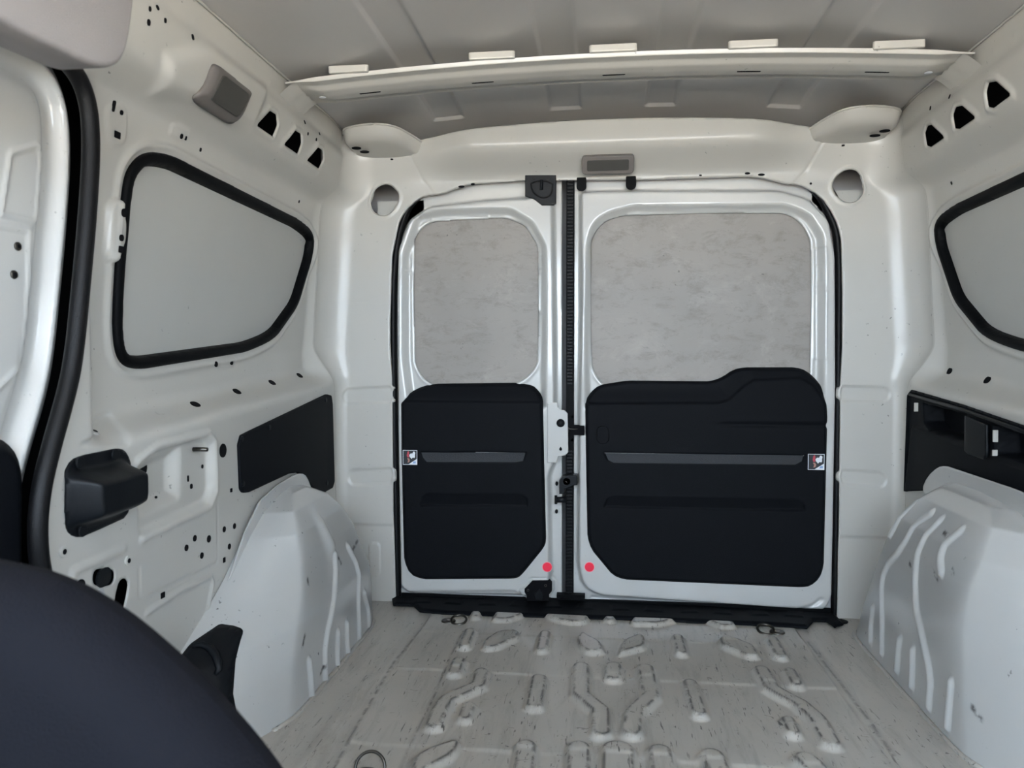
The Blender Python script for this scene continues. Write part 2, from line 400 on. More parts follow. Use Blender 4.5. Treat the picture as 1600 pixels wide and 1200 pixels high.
def back_cut(U, z): return np.maximum(np.maximum(z-1.328+.10*U**2-.09*ss(np.abs(U), .57, .60), -1), back_cut0(U, z))
def back_cut0(U, z): return np.maximum(np.maximum(-poly_sdf(U, z, apert_b), -poly_sdf(U, z, rh_L)), -poly_sdf(U, z, rh_R))
wall_back = tag(sheet('wall_back', (-.85, .85, 0, 1.332), .004, back_pos, back_cut, M['paint'], thick=.012), 'white rear pillars and header framing the back doors', kind='structure')
# outer skins that close the body
def slab(name, x0, x1, y0, y1, z0, z1, m, parent=None):
    vs = [(x, y, z) for x in (x0, x1) for y in (y0, y1) for z in (z0, z1)]
    fs = [(0, 1, 3, 2), (4, 6, 7, 5), (0, 4, 5, 1), (2, 3, 7, 6), (0, 2, 6, 4), (1, 5, 7, 3)]
    return pydata(name, vs, fs, m, parent, smooth=False)
slab('outer_skin', CX-.885, CX-.875, .60, 2.30, -.15, 1.40, M['hole'], wall_left)  # side skins near-black: shade of the wall cavity put into the colour
slab('outer_skin', CX+.875, CX+.885, 1.02, 2.30, -.15, 1.40, M['hole'], wall_right)
slab('pillar_edge', CX+.76, CX+.886, 1.012, 1.022, 0, 1.36, M['paint'], wall_right)
slab('outer_skin', CX-.885, CX+.885, 2.29, 2.30, -.15, 1.42, M['sky_card'], wall_back)
for s_ in (-1, 1): slab('inner_liner', CX+s_*.60-.06, CX+s_*.60+.075, 2.165, 2.170, 1.0, 1.150, M['panel'], wall_back)
# ------------------------------------------------------------------ ceiling
chan = [(-.456, -.371), (-.140, -.055), (.11, .19), (.421, .508)]
def roof_z(x, y): return 1.374-.047*((x-CX)/.722)**2-.050*ss(y, 1.98, 2.30)
def roof_pos(x, y):
    z = roof_z(x, y)
    for a, b in chan:
        for y0, y1 in ((.4, 2.075),):
            s = np.maximum(np.maximum(a-x, x-b), np.maximum(y0-y, y-y1)); z = z+.006*up_in(s, .006)
    return np.stack([x, y, z], -1)
ceiling = tag(sheet('ceiling', (CX-.722, CX+.722, .9, 2.28), .0042, roof_pos, None, M['roof']), 'grey painted roof skin with long pressed channels', kind='structure')
slab('outer_skin', CX-.885, CX+.885, -1.0, 2.30, 1.41, 1.42, M['sky_card'], ceiling)
for s in (-1, 1):   # thin sealed joint along the roof edge
    tube('roof_seam', [(CX+s*.7205, y, float(roof_z(CX+s*.72, y))-.003) for y in np.linspace(.9, 2.06, 12)], .0025, M['paint'], ceiling, n=6)
# ------------------------------------------------------------------ floor
def zf(x, y): return (450+x/1.7778, 850+y/1.7778)
def zg(x, y): return (450+x/3.429, 850+y/3.429)
def zh(x, y): return (900+x/3.429, 850+y/3.429)
def fl(f, pts, sm=0):
    a = np.array([on(2, .004, *f(*p))[:2] for p in pts]); return chaikin(a, sm) if sm else a
ribs = []
def cap_rib(f, pts, r): ribs.append(('c', fl(f, pts), r))
def leaf_rib(f, pts): ribs.append(('p', fl(f, pts, 1), 0))
cap_rib(zg, [(1010, 375), (1003, 405)], .017); leaf_rib(zg, [(1110, 372), (1270, 375), (1275, 398), (1190, 432), (1085, 428)])
leaf_rib(zg, [(1370, 378), (1590, 378), (1625, 415), (1600, 445), (1480, 440), (1375, 412)])
cap_rib(zh, [(182, 385), (180, 425)], .018); leaf_rib(zh, [(285, 425), (340, 385), (535, 392), (552, 425), (460, 452), (290, 450)])
leaf_rib(zh, [(655, 400), (830, 400), (868, 462), (780, 468), (660, 420)])
cap_rib(zg, [(975, 485), (945, 560)], .020); leaf_rib(zg, [(1040, 535), (1120, 482), (1245, 478), (1245, 520), (1120, 580), (1030, 582)])
cap_rib(zg, [(1378, 500), (1360, 580)], .020)
leaf_rib(zh, [(-10, 520), (30, 485), (140, 540), (160, 600), (60, 605), (0, 570)]); leaf_rib(zh, [(220, 595), (245, 530), (345, 495), (385, 520), (380, 570), (230, 612)])
cap_rib(zh, [(545, 520), (565, 600)], .019); leaf_rib(zh, [(755, 520), (800, 505), (960, 560), (995, 625), (920, 628), (760, 560)])
cap_rib(zh, [(1050, 530), (1095, 615)], .020)
cap_rib(zg, [(915, 645), (890, 700)], .021); ribs.append(('c', fl(zg, [(1035, 700), (1020, 770), (850, 850), (815, 900), (780, 985)]), .022))
cap_rib(zg, [(1345, 735), (1320, 880)], .023); cap_rib(zg, [(970, 885), (945, 945)], .019)
ribs.append(('c', fl(zf, [(815, 350), (815, 425), (868, 470), (870, 530)]), .024)); ribs.append(('c', fl(zf, [(993, 355), (1008, 430), (962, 475), (955, 530)]), .024))
cap_rib(zh, [(200, 675), (200, 725)], .025); cap_rib(zh, [(610, 760), (660, 920)], .021)
ribs.append(('c', fl(zh, [(995, 695), (1050, 790), (1200, 870), (1290, 950), (1365, 1080)]), .023)); cap_rib(zh, [(1145, 700), (1180, 765)], .019); cap_rib(zh, [(1135, 960), (1165, 1025)], .019)
leaf_rib(zg, [(640, 1190), (700, 1120), (860, 1065), (945, 1070), (900, 1150), (650, 1290)])
for x in (1275,): cap_rib(zg, [(x, 1100), (x-15, 1260)], .024)
cap_rib(zh, [(15, 1110), (15, 1260)], .026); cap_rib(zh, [(225, 1120), (225, 1260)], .034); cap_rib(zh, [(450, 1130), (470, 1260)], .026); cap_rib(zh, [(730, 1150), (780, 1260)], .026); cap_rib(zh, [(1230, 1170), (1330, 1260)], .026)
# further rows of ribs forward of the frame
for x in (-.30, -.1, .1, .3, .5): ribs.append(('c', np.array([(x, 1.02), (x, 1.12)]), .024))
def rib_d(x, y):
    d = np.full(np.shape(x), 1.)
    for k, P, r in ribs: d = np.minimum(d, poly_sdf(x, y, P) if k == 'p' else line_sdf(x, y, P, r))
    return d
long_steps = [fl(zg, [(710, 460), (560, 640), (410, 900), (230, 1230)]), fl(zh, [(1240, 520), (1400, 720), (1560, 930), (1700, 1130)]), fl(zg, [(570, 560), (350, 830), (60, 1200)])]
plates = fl(zg, [(935, 470), (855, 640), (760, 860), (595, 1200)])
RD = {}
def floor_pos(x, y):
    d = rib_d(x, y); RD['d'] = d
    z = .0125*(1-ss(d, -.010, .002))*(1-ss(y, 2.030, 2.045))
    for P in long_steps: z = z+.003*np.exp(-(line_sdf(x, y, P)/.012)**2)
    z = z-.0015*np.exp(-(line_sdf(x, y, plates)/.0018)**2)
    for y0, h in ((1.668, .0022), (1.335, .0022), (1.90, .0015)): z = z+h*ss(y, y0-.006, y0+.006)*(np.abs(x-CX) < .48)
    z = z+.0025*ss(np.abs(x-CX), .50, .515)
    n = np.sin(x*31+2*np.sin(y*17))*np.sin(y*23+1.5*np.sin(x*13)); z = z+.0007*n
    return np.stack([x, y, z], -1)
def floor_wear(x, y):
    d = RD['d']; e = np.exp(-((d+.0098)/.0026)**2)*(y < 2.03)
    return np.clip(e*1.0+.9*np.exp(-(line_sdf(x, y, plates)/.0015)**2)+.7*np.exp(-(line_sdf(x, y, long_steps[0])/.003)**2)+.7*np.exp(-(line_sdf(x, y, long_steps[1])/.003)**2), 0, 1)
floor = tag(sheet('floor', (CX-.775, CX+.775, .95, 2.16), .0036, floor_pos, None, M['floor'], attr=floor_wear), 'scuffed off-white steel load floor with pressed ribs', kind='structure')
slab('cab_floor', CX-.80, CX+.80, -1.0, .95, -.02, -.002, M['dash'], floor)
# ------------------------------------------------------------------ wheel arches
AZ = [0, .10, .16, .22, .27, .32, .36, .385, .395]
A_F = [1.17, 1.21, 1.27, 1.39, 1.47, 1.54, 1.61, 1.70, 1.76]      # front edge at the wall
A_C = [1.40, 1.43, 1.47, 1.53, 1.56, 1.58, 1.63, 1.71, 1.765]     # front inner corner
A_X = [.612, .618, .624, .640, .652, .672, .700, .735, .765]      # inner face
A_R = [2.03, 2.03, 2.025, 1.995, 1.965, 1.925, 1.885, 1.83, 1.775]
AT = {-1: (AZ, A_F, A_C, A_X, [r_-.03*(1-z_/.4) for r_, z_ in zip(A_R, AZ)], .395),
      1: ([0, .10, .18, .24, .29, .335, .39, .415, .43], [1.17, 1.20, 1.24, 1.28, 1.32, 1.36, 1.43, 1.53, 1.68], [1.40, 1.43, 1.45, 1.46, 1.46, 1.46, 1.49, 1.57, 1.70],
          [.612, .618, .625, .632, .640, .655, .690, .725, .765], [2.05, 2.00, 1.96, 1.93, 1.905, 1.875, 1.84, 1.82, 1.80], .43)}
def AX(side, z): return np.interp(z, AT[side][0], AT[side][3])
def arch_curve(z, side, n):
    f, c, xi, r = (float(np.interp(z, AT[side][0], a)) for a in AT[side][1:5])
    w_ = .7715
    P = np.array([(w_, f), (w_-.3*(w_-xi), f+.10*(c-f)), (w_-.62*(w_-xi), f+.30*(c-f)), (xi+.008, c-.07*(c-f)), (xi, c+.02*(r-c)), (xi-.002, c+.15*(r-c)), (xi, .5*(c+r)), (xi, r-.12*(r-c)), (xi+.015, r-.02*(r-c)), (xi+.3*(w_-xi), r+.002), (w_, r+.006)])
    P = chaikin(P, 3, False)
    s = np.r_[0, np.cumsum(np.linalg.norm(np.diff(P, axis=0), axis=1))]; t = np.linspace(0, s[-1], n)
    return np.stack([np.interp(t, s, P[:, 0]), np.interp(t, s, P[:, 1])], 1)
def on_arch(side, px, py):
    X = side*.63
    for _ in range(20):
        p = on(0, X, px, py); X = CX+side*float(AX(side, p[2]))
    return p[1:]
def za(x, y): return (340+x/2.4, 700+y/2.4)
def zr(x, y): return (1250+x/2.4, 700+y/2.4)
ribsA = {-1: [[za(435, 400), za(446, 470), za(430, 600), za(402, 720), za(400, 880)], [za(485, 370), za(520, 440), za(530, 560), za(530, 705)], [za(553, 545), za(568, 600), za(568, 660)], [za(480, 660), za(488, 765)], [za(447, 695), za(448, 815)], [za(343, 800), za(350, 950)]],
         1: [[zr(415, 205), zr(375, 245), zr(335, 325)], [zr(490, 245), zr(430, 280), zr(385, 370), zr(320, 450), zr(308, 560), zr(308, 765)], [zr(530, 270), zr(460, 350), zr(430, 480), zr(430, 600), zr(462, 700), zr(490, 850), zr(487, 970)], [zr(610, 310), zr(555, 355), zr(532, 410), zr(535, 465)], [zr(270, 600), zr(262, 660), zr(266, 725)], [zr(380, 720), zr(365, 830)], [zr(427, 760), zr(422, 890)], [zr(567, 880), zr(557, 1045)]]}
def make_arch(side, label):
    nz, n = 130, 260
    zs = np.sin(np.linspace(0, math.pi/2, nz))*AT[side][5]
    base = np.array([arch_curve(z, side, n) for z in zs])       # nz,n,(w,y)
    Z = np.repeat(zs[:, None], n, 1)
    d = np.zeros_like(Z); wear = np.zeros_like(Z)
    for r_ in ribsA[side]:
        P = chaikin(np.array([on_arch(side, *p) for p in r_]), 1, False)
        s = line_sdf(base[..., 1], Z, P); onface = ss(base[..., 1], 1.42, 1.5) if True else 1
        onface = (1-ss(base[..., 0]-AX(side, Z), .02, .05))*(base[..., 1] > (1.44 if side < 0 else 1.40))
        h = np.clip(1-(s/.0105)**2, 0, 1)**.7*.007
        d += h*onface
    wv_ = np.zeros_like(Z)
    if side < 0:
        c0 = on_arch(-1, 497, 812); c1 = on_arch(-1, 515, 850)
        d += .010*np.exp(-(line_sdf(base[..., 1], Z, [c0, c1])/.022)**2)*(base[..., 1] > 1.5)
        marks = [[(548, 862), (556, 850), (563, 842)], [(528, 872), (532, 880)], [(480, 905), (481, 915)], [(476, 992), (473, 1010)], [(505, 1040), (500, 1052)], [(520, 1055), (523, 1062)]]
    else: marks = [[(1372, 837), (1380, 848)], [(1455, 886), (1466, 905)], [(1478, 832), (1484, 838)], [(1488, 890), (1490, 897)], [(1512, 1105), (1520, 1122)], [(1421, 880), (1423, 884)]]
    for mk in marks: wv_ = np.maximum(wv_, np.exp(-(line_sdf(base[..., 1], Z, [on_arch(side, *p) for p in mk])/.0035)**2))
    # broad shallow dents pressed by the load
    d += .003*np.sin(base[..., 1]*19+Z*7)*np.sin(Z*23)*ss(Z, .02, .1)
    w_ = base[..., 0]-d
    X = CX+side*w_
    P = np.stack([X, base[..., 1], Z], -1)
    idx = np.arange(nz*n).reshape(nz, n)
    q = np.stack([idx[:-1, :-1], idx[:-1, 1:], idx[1:, 1:], idx[1:, :-1]], -1).reshape(-1, 4).tolist()
    root = empty('wheel_arch', (CX+side*.70, 1.7, 0), label, 'wheel arch')
    o = pydata('housing', P.reshape(-1, 3), q, M['arch'], root)
    a = o.data.attributes.new('wear', 'FLOAT', 'POINT')
    a.data.foreach_set('value', np.clip(wv_*1.6, 0, 1).ravel().astype(np.float32))
    # sealer bead along the foot
    foot = arch_curve(0, side, 60)[14:]
    tube('sealer_bead', [(CX+side*(p[0]-.003), p[1], .003) for p in foot], .005, M['floor'], root, n=6, upv=(0, 0, 1))
    return root
arch_l = make_arch(-1, 'left white steel wheel arch, its bright front face nearest the seat')
arch_r = make_arch(1, 'right white steel wheel arch with long curved pressed ribs')
def arch_hit(side, px, py):
    best = None
    for z in np.linspace(0, .38, 77):
        c_ = arch_curve(z, side, 200)[:110]
        P = np.stack([CX+side*c_[:, 0], c_[:, 1], np.full(len(c_), z)], 1)-CAM
        dz = P@fw; ex = 800+F*(P@rt)/dz-px; ey = 600-F*(P@up)/dz-py; e = ex**2+ey**2; i = int(e.argmin())
        if best is None or e[i] < best[0]: best = (e[i], P[i]+CAM)
    return best[1]
def wall_sheet(name, side, P, m, parent, off=.003, h=None, step=.004, thick=.003, holes=None):
    P = np.asarray(P); lo = P.min(0)-.01; hi = P.max(0)+.01
    def pos(Y, z):
        d = off if h is None else off+h(Y, z)
        return np.stack([CX+side*(W(Y, z)-d), Y, z], -1)
    def cut(Y, z):
        s = poly_sdf(Y, z, P)
        for q in (holes or []): s = np.maximum(s, -poly_sdf(Y, z, q))
        return s
    return sheet(name, (lo[0], hi[0], lo[1], hi[1]), step, pos, cut, m, parent=parent, thick=(-thick if side > 0 else thick))
flL = wyz(-1, [(330, 960), (352, 895), (375, 828), (398, 782), (425, 758), (452, 742), (463, 739), (472, 744), (480, 765), (440, 830), (380, 950)], 1)
wall_sheet('flange', -1, flL, M['arch'], arch_l, off=.013)
flR = wyz(1, [(1452, 765), (1462, 744), (1478, 730), (1490, 728), (1600, 764), (1640, 780), (1640, 860), (1500, 830)], 1); flR[:, 0] = np.maximum(flR[:, 0], 1.36)
wall_sheet('flange', 1, flR, M['arch'], arch_r, off=.018)
# ------------------------------------------------------------------ rounded front hole covers and punched holes
def wall_hole(side, px, py, a, b, parent, rot=0, sq=False, name='punched_hole', m=None, off=0.0012):
    """a, b are half sizes in metres along Y and up the wall"""
    p = on_wall(side, px, py); Y, z = p[1], p[2]
    d = 0.
    if side < 0: d = float(common(-1, np.array([Y]), np.array([z]))[0]+dleft(np.array([Y]), np.array([z]))[0])
    else: d = float(common(1, np.array([Y]), np.array([z]))[0])
    n = wall_normal(side, Y, z)
    loc = Vector((CX+side*(float(W(Y, z))-d), Y, z))
    return prism(name, rrect(2*a, 2*b, min(a, b)*(.25 if sq else .999), 4), off, m or M['hole'], loc, n, parent, back=.001)
for q in [(246, 732, .013, .014), (348, 704, .014, .014), (304, 841, .006, .006), (326, 842, .007, .007), (291, 856, .006, .006), (315, 868, .006, .006), (350, 827, .006, .006), (366, 822, .006, .006), (358, 854, .006, .006), (303, 748, .0025, .006), (325, 729, .0035, .004), (308, 760, .004, .005),
          (125.5, 918, .010, .012), (342, 882, .0, .0)]:
    if q[2] > 0: wall_hole(-1, q[0], q[1], q[2], q[3], wall_left)
for q in [(361, 766, .004, .004), (350, 875, .0045, .005), (254, 930, .006, .005), (179.5, 211, .0075, .0055), (173, 390, .005, .0055)]: wall_hole(-1, *q, wall_left, sq=True)
for q in [(174, 166, .003, .009), (186, 176, .004, .004), (178, 333, .006, .007), (174, 372, .005, .0055), (234, 14, .003, .004), (246, 12, .004, .004), (232, 35, .004, .005), (258, 32, .003, .004), (301, 58, .0035, .005),
          (281, 213, .004, .005), (288, 216, .002, .004), (313, 234, .003, .004), (467, 315, .003, .004), (476, 191, .003, .005), (481, 209, .003, .004), (499, 209, .003, .004), (494, 218, .003, .004), (334, 569, .006, .006), (358, 566, .006, .006), (138, 577, .006, .007), (265, 778, .003, .003)]: wall_hole(-1, *q, wall_left)
for px, py in [(305, 632), (370, 612), (425, 598), (468, 587)]: wall_hole(-1, px, py, .012, .009, wall_left)
wall_hole(-1, 250, 645, .011, .006, wall_left, name='plugged_hole', m=M['paint'])
for px, py in [(1484, 580), (1543, 594)]: wall_hole(1, px, py, .012, .009, wall_right)
for q in [(1484, 151, .003, .005), (1454, 169, .003, .005), (1487, 286, .003, .004)]: wall_hole(1, *q, wall_right)
wall_hole(-1, 157, 929, .009, .010, wall_left, m=M['sky_card'], name='grommet'); wall_hole(-1, 161.5, 902, .019, .014, wall_left, m=M['plastic'], off=.002, name='oval_grommet')
def bolt(side, px, py, parent, r=.006, name='bolt'):
    p = on_wall(side, px, py); d = float(dleft(np.array([p[1]]), np.array([p[2]]))[0]) if side < 0 else 0
    n = wall_normal(side, p[1], p[2]); loc = Vector((CX+side*(float(W(p[1], p[2]))-d), p[1], p[2]))
    o = prism(name, ell(r, r), .003, M['paint'], loc, n, parent, bev=.001); prism('socket', ell(r*.5, r*.5, 10), .0005, M['hole'], loc+n*.003, n, o)
    return o
for px, py in [(98, 862), (199, 876), (153, 676)]: bolt(-1, px, py, wall_left, .008)
stud = on_wall(-1, 302, 702)
tube('stud', [(CX-.772, stud[1], stud[2]), (CX-.772+.028, stud[1], stud[2])], .004, M['steel'], wall_left, upv=(0, 0, 1))
# ------------------------------------------------------------------ side windows
def make_window(side, idx, label):
    rng = np.random.RandomState(3)
    root = empty('window_%d' % idx, (CX+side*.83, 1.62, .68), label, kind='structure')
    inner = offset_poly(win_out, -.024)
    big = offset_poly(win_out, -.004)
    def pos(Y, z): return np.stack([CX+side*(W(Y, z, True)+.010), Y, z], -1)
    lo = win_out.min(0)-.01; hi = win_out.max(0)+.01
    sheet('blanking_panel', (lo[0], hi[0], lo[1], hi[1]), .01, pos, lambda Y, z: poly_sdf(Y, z, big), M['panel'], parent=root, thick=(-.002 if side > 0 else .002))
    def spos(Y, z):
        s = -poly_sdf(Y, z, win_out); t = np.clip(s/.024, 0, 1)
        h = .009*np.sqrt(np.clip(1-(2*t-1)**2, 0, 1))-.012*ss(t, .75, 1)
        return np.stack([CX+side*(W(Y, z, True)-h-.001), Y, z], -1)
    sheet('rubber_seal', (lo[0], hi[0], lo[1], hi[1]), .003, spos, lambda Y, z: np.maximum(poly_sdf(Y, z, win_out), -poly_sdf(Y, z, inner)), M['matte'], parent=root, thick=(-.006 if side > 0 else .006))
    return root
make_window(-1, 1, 'blanked-out left side window in a black rubber seal'); make_window(1, 2, 'blanked-out right side window in a black rubber seal')
# ------------------------------------------------------------------ rear doors
YD = 2.165
def dx(pts, sm=1, Y=YD):
    a = np.array([(lambda p: (p[0], p[2]))(on(1, Y, *p)) for p in pts]); return chaikin(a, sm) if sm else a
def dsheet(name, P, m, parent, h, step=.004, thick=.004, holes=(), Y=YD, attr=None):
    lo = P.min(0)-step; hi = P.max(0)+step
    def cut(x, z):
        s = poly_sdf(x, z, P)
        for q in holes: s = np.maximum(s, -poly_sdf(x, z, q))
        return s
    return sheet(name, (lo[0], hi[0], lo[1], hi[1]), step, lambda x, z: np.stack([x, Y-h(x, z), z], -1), cut, m, parent=parent, thick=thick)
def zd(x, y): return (600+x/3, 580+y/3)
def ze(x, y): return (840+x/2.858, 560+y/2.858)
def flatpanel(P, par):
    lo, hi = P.min(0)-.008, P.max(0)+.008
    return prism('blanking_panel', [(x+(lo[0]+hi[0])/2, z+(lo[1]+hi[1])/2) for x, z in rrect(hi[0]-lo[0], hi[1]-lo[1], .03)], .002, M['stained'], (0, YD+.001, 0), (0, -1, 0), par)
# narrow left door
door1 = empty('door_1', (-.34, YD, 0), 'narrow left rear door with white frame, grey blanked window and black trim card', kind='structure')
d1_out = dx([(878, 278), (878, 938), (640, 938), (600, 930), (600, 500), (604, 390), (622, 335), (650, 300), (700, 280)], 1)
d1_body = dx([(868, 300), (872, 640), (872, 720), (862, 740), (864, 900), (858, 922), (835, 930), (645, 928), (626, 915), (622, 700), (620, 470), (622, 390), (640, 345), (672, 322), (760, 312), (828, 308)], 1)
d1_ring = dx([(652, 336), (690, 328), (800, 326), (836, 348), (856, 385), (857, 470), (856, 640), (640, 640), (630, 560), (630, 400)], 2)
d1_hole = dx([(649, 372), (668, 349), (700, 345), (790, 341), (820, 352), (841, 385), (842, 480), (840, 570), (822, 592), (790, 606), (690, 606), (664, 594), (650, 570), (648, 470)], 2)
latch_rim = dx([(811, 917), (832, 899), (861, 899), (868, 905), (868, 922), (858, 936), (822, 940)], 0)
plate1 = dx([(857, 629), (872, 627), (873, 635), (878, 639), (884, 640), (888, 645), (889, 704), (884, 709), (874, 710), (871, 720), (857, 720)], 0)
d1_low = dx([(640, 918), (805, 917), (815, 921), (812, 929), (650, 929), (638, 924)], 1)
def h1(x, z):
    a = up_in(poly_sdf(x, z, d1_body), .012); b = up_in(poly_sdf(x, z, d1_ring), .022)
    h = .030*a-.022*b
    s = poly_sdf(x, z, d1_hole); h = h+.002*np.exp(-((s-.006)/.003)**2)
    h = h-.006*np.exp(-((poly_sdf(x, z, latch_rim)+.002)/.003)**2)+.006*up_in(poly_sdf(x, z, latch_rim), .004)
    h = h-.006*up_in(poly_sdf(x, z, d1_low), .006)
    return h
PZs = [[(632, 400), (646, 400), (646, 422), (632, 422)], [(632, 428), (646, 428), (646, 456), (632, 456)], [(842, 399), (850, 399), (850, 420), (842, 420)], [(842, 426), (850, 426), (850, 490), (842, 490)]]
pads1 = [dx(p, 1) for p in PZs]+[dx([(675, 340), (765, 337), (765, 343), (675, 346)], 1)]
def h1b(x, z):
    h = h1(x, z)
    for p in pads1: h = h+.0025*np.exp(-((poly_sdf(x, z, p))/.0016)**2)
    return h
frame1 = dsheet('door_frame', d1_out, M['door'], door1, h1b, holes=[d1_hole], step=.0035)
flatpanel(d1_hole, door1)
t1 = dx([zd(78, 140), zd(120, 98), zd(170, 72), zd(230, 60), zd(620, 55), zd(690, 65), zd(725, 95), zd(745, 130), zd(750, 400), zd(760, 800), zd(748, 830), zd(655, 945), zd(630, 970), zd(600, 975), zd(180, 978), zd(120, 955), zd(92, 890), zd(80, 400)], 1, Y=YD-.035)
g1a = dx([zd(170, 378), zd(667, 378), zd(655, 422), zd(620, 428), zd(200, 427), zd(180, 405)], 0, Y=YD-.035)
g1b = dx([zd(168, 630), zd(180, 590), zd(200, 573), zd(650, 573), zd(672, 600), zd(675, 632)], 0, Y=YD-.035)
def groove(x, z, g, dep, flat_top=True):
    lo = g[:, 1].min(); hi = g[:, 1].max(); t = np.clip((hi-z)/(hi-lo), 0, 1)
    s = poly_sdf(x, z, g)
    return -dep*up_in(s, .0015)*((1-t) if flat_top else t)
zc1 = on(1, YD-.035, 740, 628)[2]
def ht1(x, z):
    s = poly_sdf(x, z, t1)
    h = .030+.010*(1-ss(s, -.008, 0))-.020*ss(z, zc1-.004, zc1+.06)-.004*ss(z, zc1-.003, zc1+.003)
    h = h+groove(x, z, g1a, .012)+groove(x, z, g1b, .008, False)
    return h
dsheet('trim_card', t1, M['trim'], door1, ht1, step=.003, Y=YD, thick=.003)
def flatpoly(name, P, m, parent, Y, th=.0008): 
    return prism(name, [(p[0], p[1]) for p in P], th, m, (0, Y, 0), (0, -1, 0), parent)
def grain_strip(P, Ya, Yb_, parent):
    lo, hi = P[:, 1].min(), P[:, 1].max()
    c = P.mean(0); Q = c+(P-c)*np.array([.985, .88])
    vs = [(p[0], Ya+(Yb_-Ya)*((p[1]-lo)/(hi-lo)), p[1]) for p in Q]
    return pydata('grip_recess', vs, [tuple(range(len(vs)))], M['grain'], parent, smooth=False)
grain_strip(g1a, YD-.0405, YD-.031, door1)['label'] = 'charcoal grained pull recess'
# wide right door
door2 = empty('door_2', (.28, YD, 0), 'wide right rear door with white frame, large stained window panel and black trim card', kind='structure')
d2_out = dx([(895, 278), (895, 940), (1000, 950), (1322, 972), (1330, 800), (1335, 450), (1330, 340), (1300, 290), (1240, 268)], 1)
d2_body = dx([(904, 300), (930, 298), (1000, 297), (1215, 297), (1262, 310), (1295, 345), (1305, 400), (1306, 600), (1300, 930), (1288, 952), (1240, 951), (935, 930), (908, 915), (900, 880), (902, 640), (905, 480)], 1)
d2_ring = dx([(915, 380), (925, 348), (950, 332), (990, 322), (1225, 320), (1262, 335), (1285, 370), (1286, 420), (1286, 640), (912, 640), (912, 480)], 2)
d2_hole = dx([(924, 375), (940, 349), (970, 338), (1100, 334), (1225, 334), (1250, 348), (1265, 375), (1266, 480), (1264, 590), (1200, 612), (1000, 612), (940, 600), (925, 575), (923, 470)], 2)
d2_low = dx([(925, 926), (960, 930), (1240, 944), (1262, 936), (1275, 925), (1276, 935), (1262, 948), (1230, 953), (935, 938)], 1)
pads2 = [dx([(1003, 325), (1174, 325), (1174, 330), (1003, 330)], 0), dx([(1273, 416), (1282, 416), (1282, 442), (1273, 442)], 0), dx([(915, 425), (919, 425), (919, 480), (915, 480)], 0), dx([(1270, 390), (1286, 390), (1286, 450), (1270, 450)], 0), dx([(1270, 456), (1286, 456), (1286, 560), (1270, 560)], 0)]
strk = dx([(896, 664), (914, 664), (914, 679), (896, 679)], 0)
def h2(x, z):
    a = up_in(poly_sdf(x, z, d2_body), .012); b = up_in(poly_sdf(x, z, d2_ring), .020)
    h = .030*a-.022*b
    s = poly_sdf(x, z, d2_hole); h = h+.002*np.exp(-((s-.006)/.003)**2)
    for p in pads2: h = h+.0025*np.exp(-((poly_sdf(x, z, p))/.0016)**2)
    h = h-.006*np.exp(-(line_sdf(x, z, d2_lowline)/.005)**2)
    h = h-.02*up_in(poly_sdf(x, z, strk), .002)
    return h
d2_lowline = dx([(925, 934), (960, 937), (1240, 949), (1265, 942), (1278, 932)], 0)
dsheet('door_frame', d2_out, M['door'], door2, h2, holes=[d2_hole], step=.0035)
flatpanel(d2_hole, door2)
t2 = dx([ze(212, 190), ze(238, 150), ze(275, 120), ze(400, 100), ze(780, 103), ze(830, 85), ze(880, 50), ze(930, 40), ze(1160, 40), ze(1210, 55), ze(1262, 105), ze(1288, 155), ze(1297, 250), ze(1280, 930), ze(1262, 985), ze(1220, 1020), ze(1180, 1025), ze(385, 990), ze(335, 970), ze(240, 855), ze(222, 800), ze(215, 400)], 1, Y=YD-.035)
g2a = dx([ze(295, 420), ze(1195, 430), ze(1185, 460), ze(1155, 476), ze(335, 468), ze(310, 455)], 0, Y=YD-.035)
g2b = dx([ze(295, 665), ze(310, 625), ze(335, 614), ze(1150, 626), ze(1185, 642), ze(1195, 680)], 0, Y=YD-.035)
crease = dx([(880, 632), (1120, 631), (1140, 626), (1160, 606), (1178, 595), (1250, 592), (1268, 602), (1300, 640)], 0, Y=YD-.035)
cr_top = np.vstack([crease, [crease[-1]+[0, .3], crease[0]+[0, .3]]])
def ht2(x, z):
    s = poly_sdf(x, z, t2); c = poly_sdf(x, z, cr_top)
    h = .030+.010*(1-ss(s, -.008, 0))-.014*(1-ss(c, -.05, .004))-.006*(1-ss(c, -.006, .002))
    h = h+groove(x, z, g2a, .012)+groove(x, z, g2b, .008, False)
    h = h-.004*np.exp(-((z-zdent)/.006)**2)*ss(x, .28, .36)
    return h
zdent = on(1, YD-.035, 1200, 664)[2]
dsheet('trim_card', t2, M['trim'], door2, ht2, step=.003, Y=YD, thick=.003)
grain_strip(g2a, YD-.0405, YD-.031, door2)['label'] = 'charcoal grained pull recess'
c = on(1, YD-.04, 942, 679.5)
tube('release_cover', [(c[0]+a, YD-.0405, c[2]+b) for a, b in rrect(.033, .049, .0155, 6)], .0011, M['matte'], door2, n=6, closed=True, upv=(0, 1, 0))
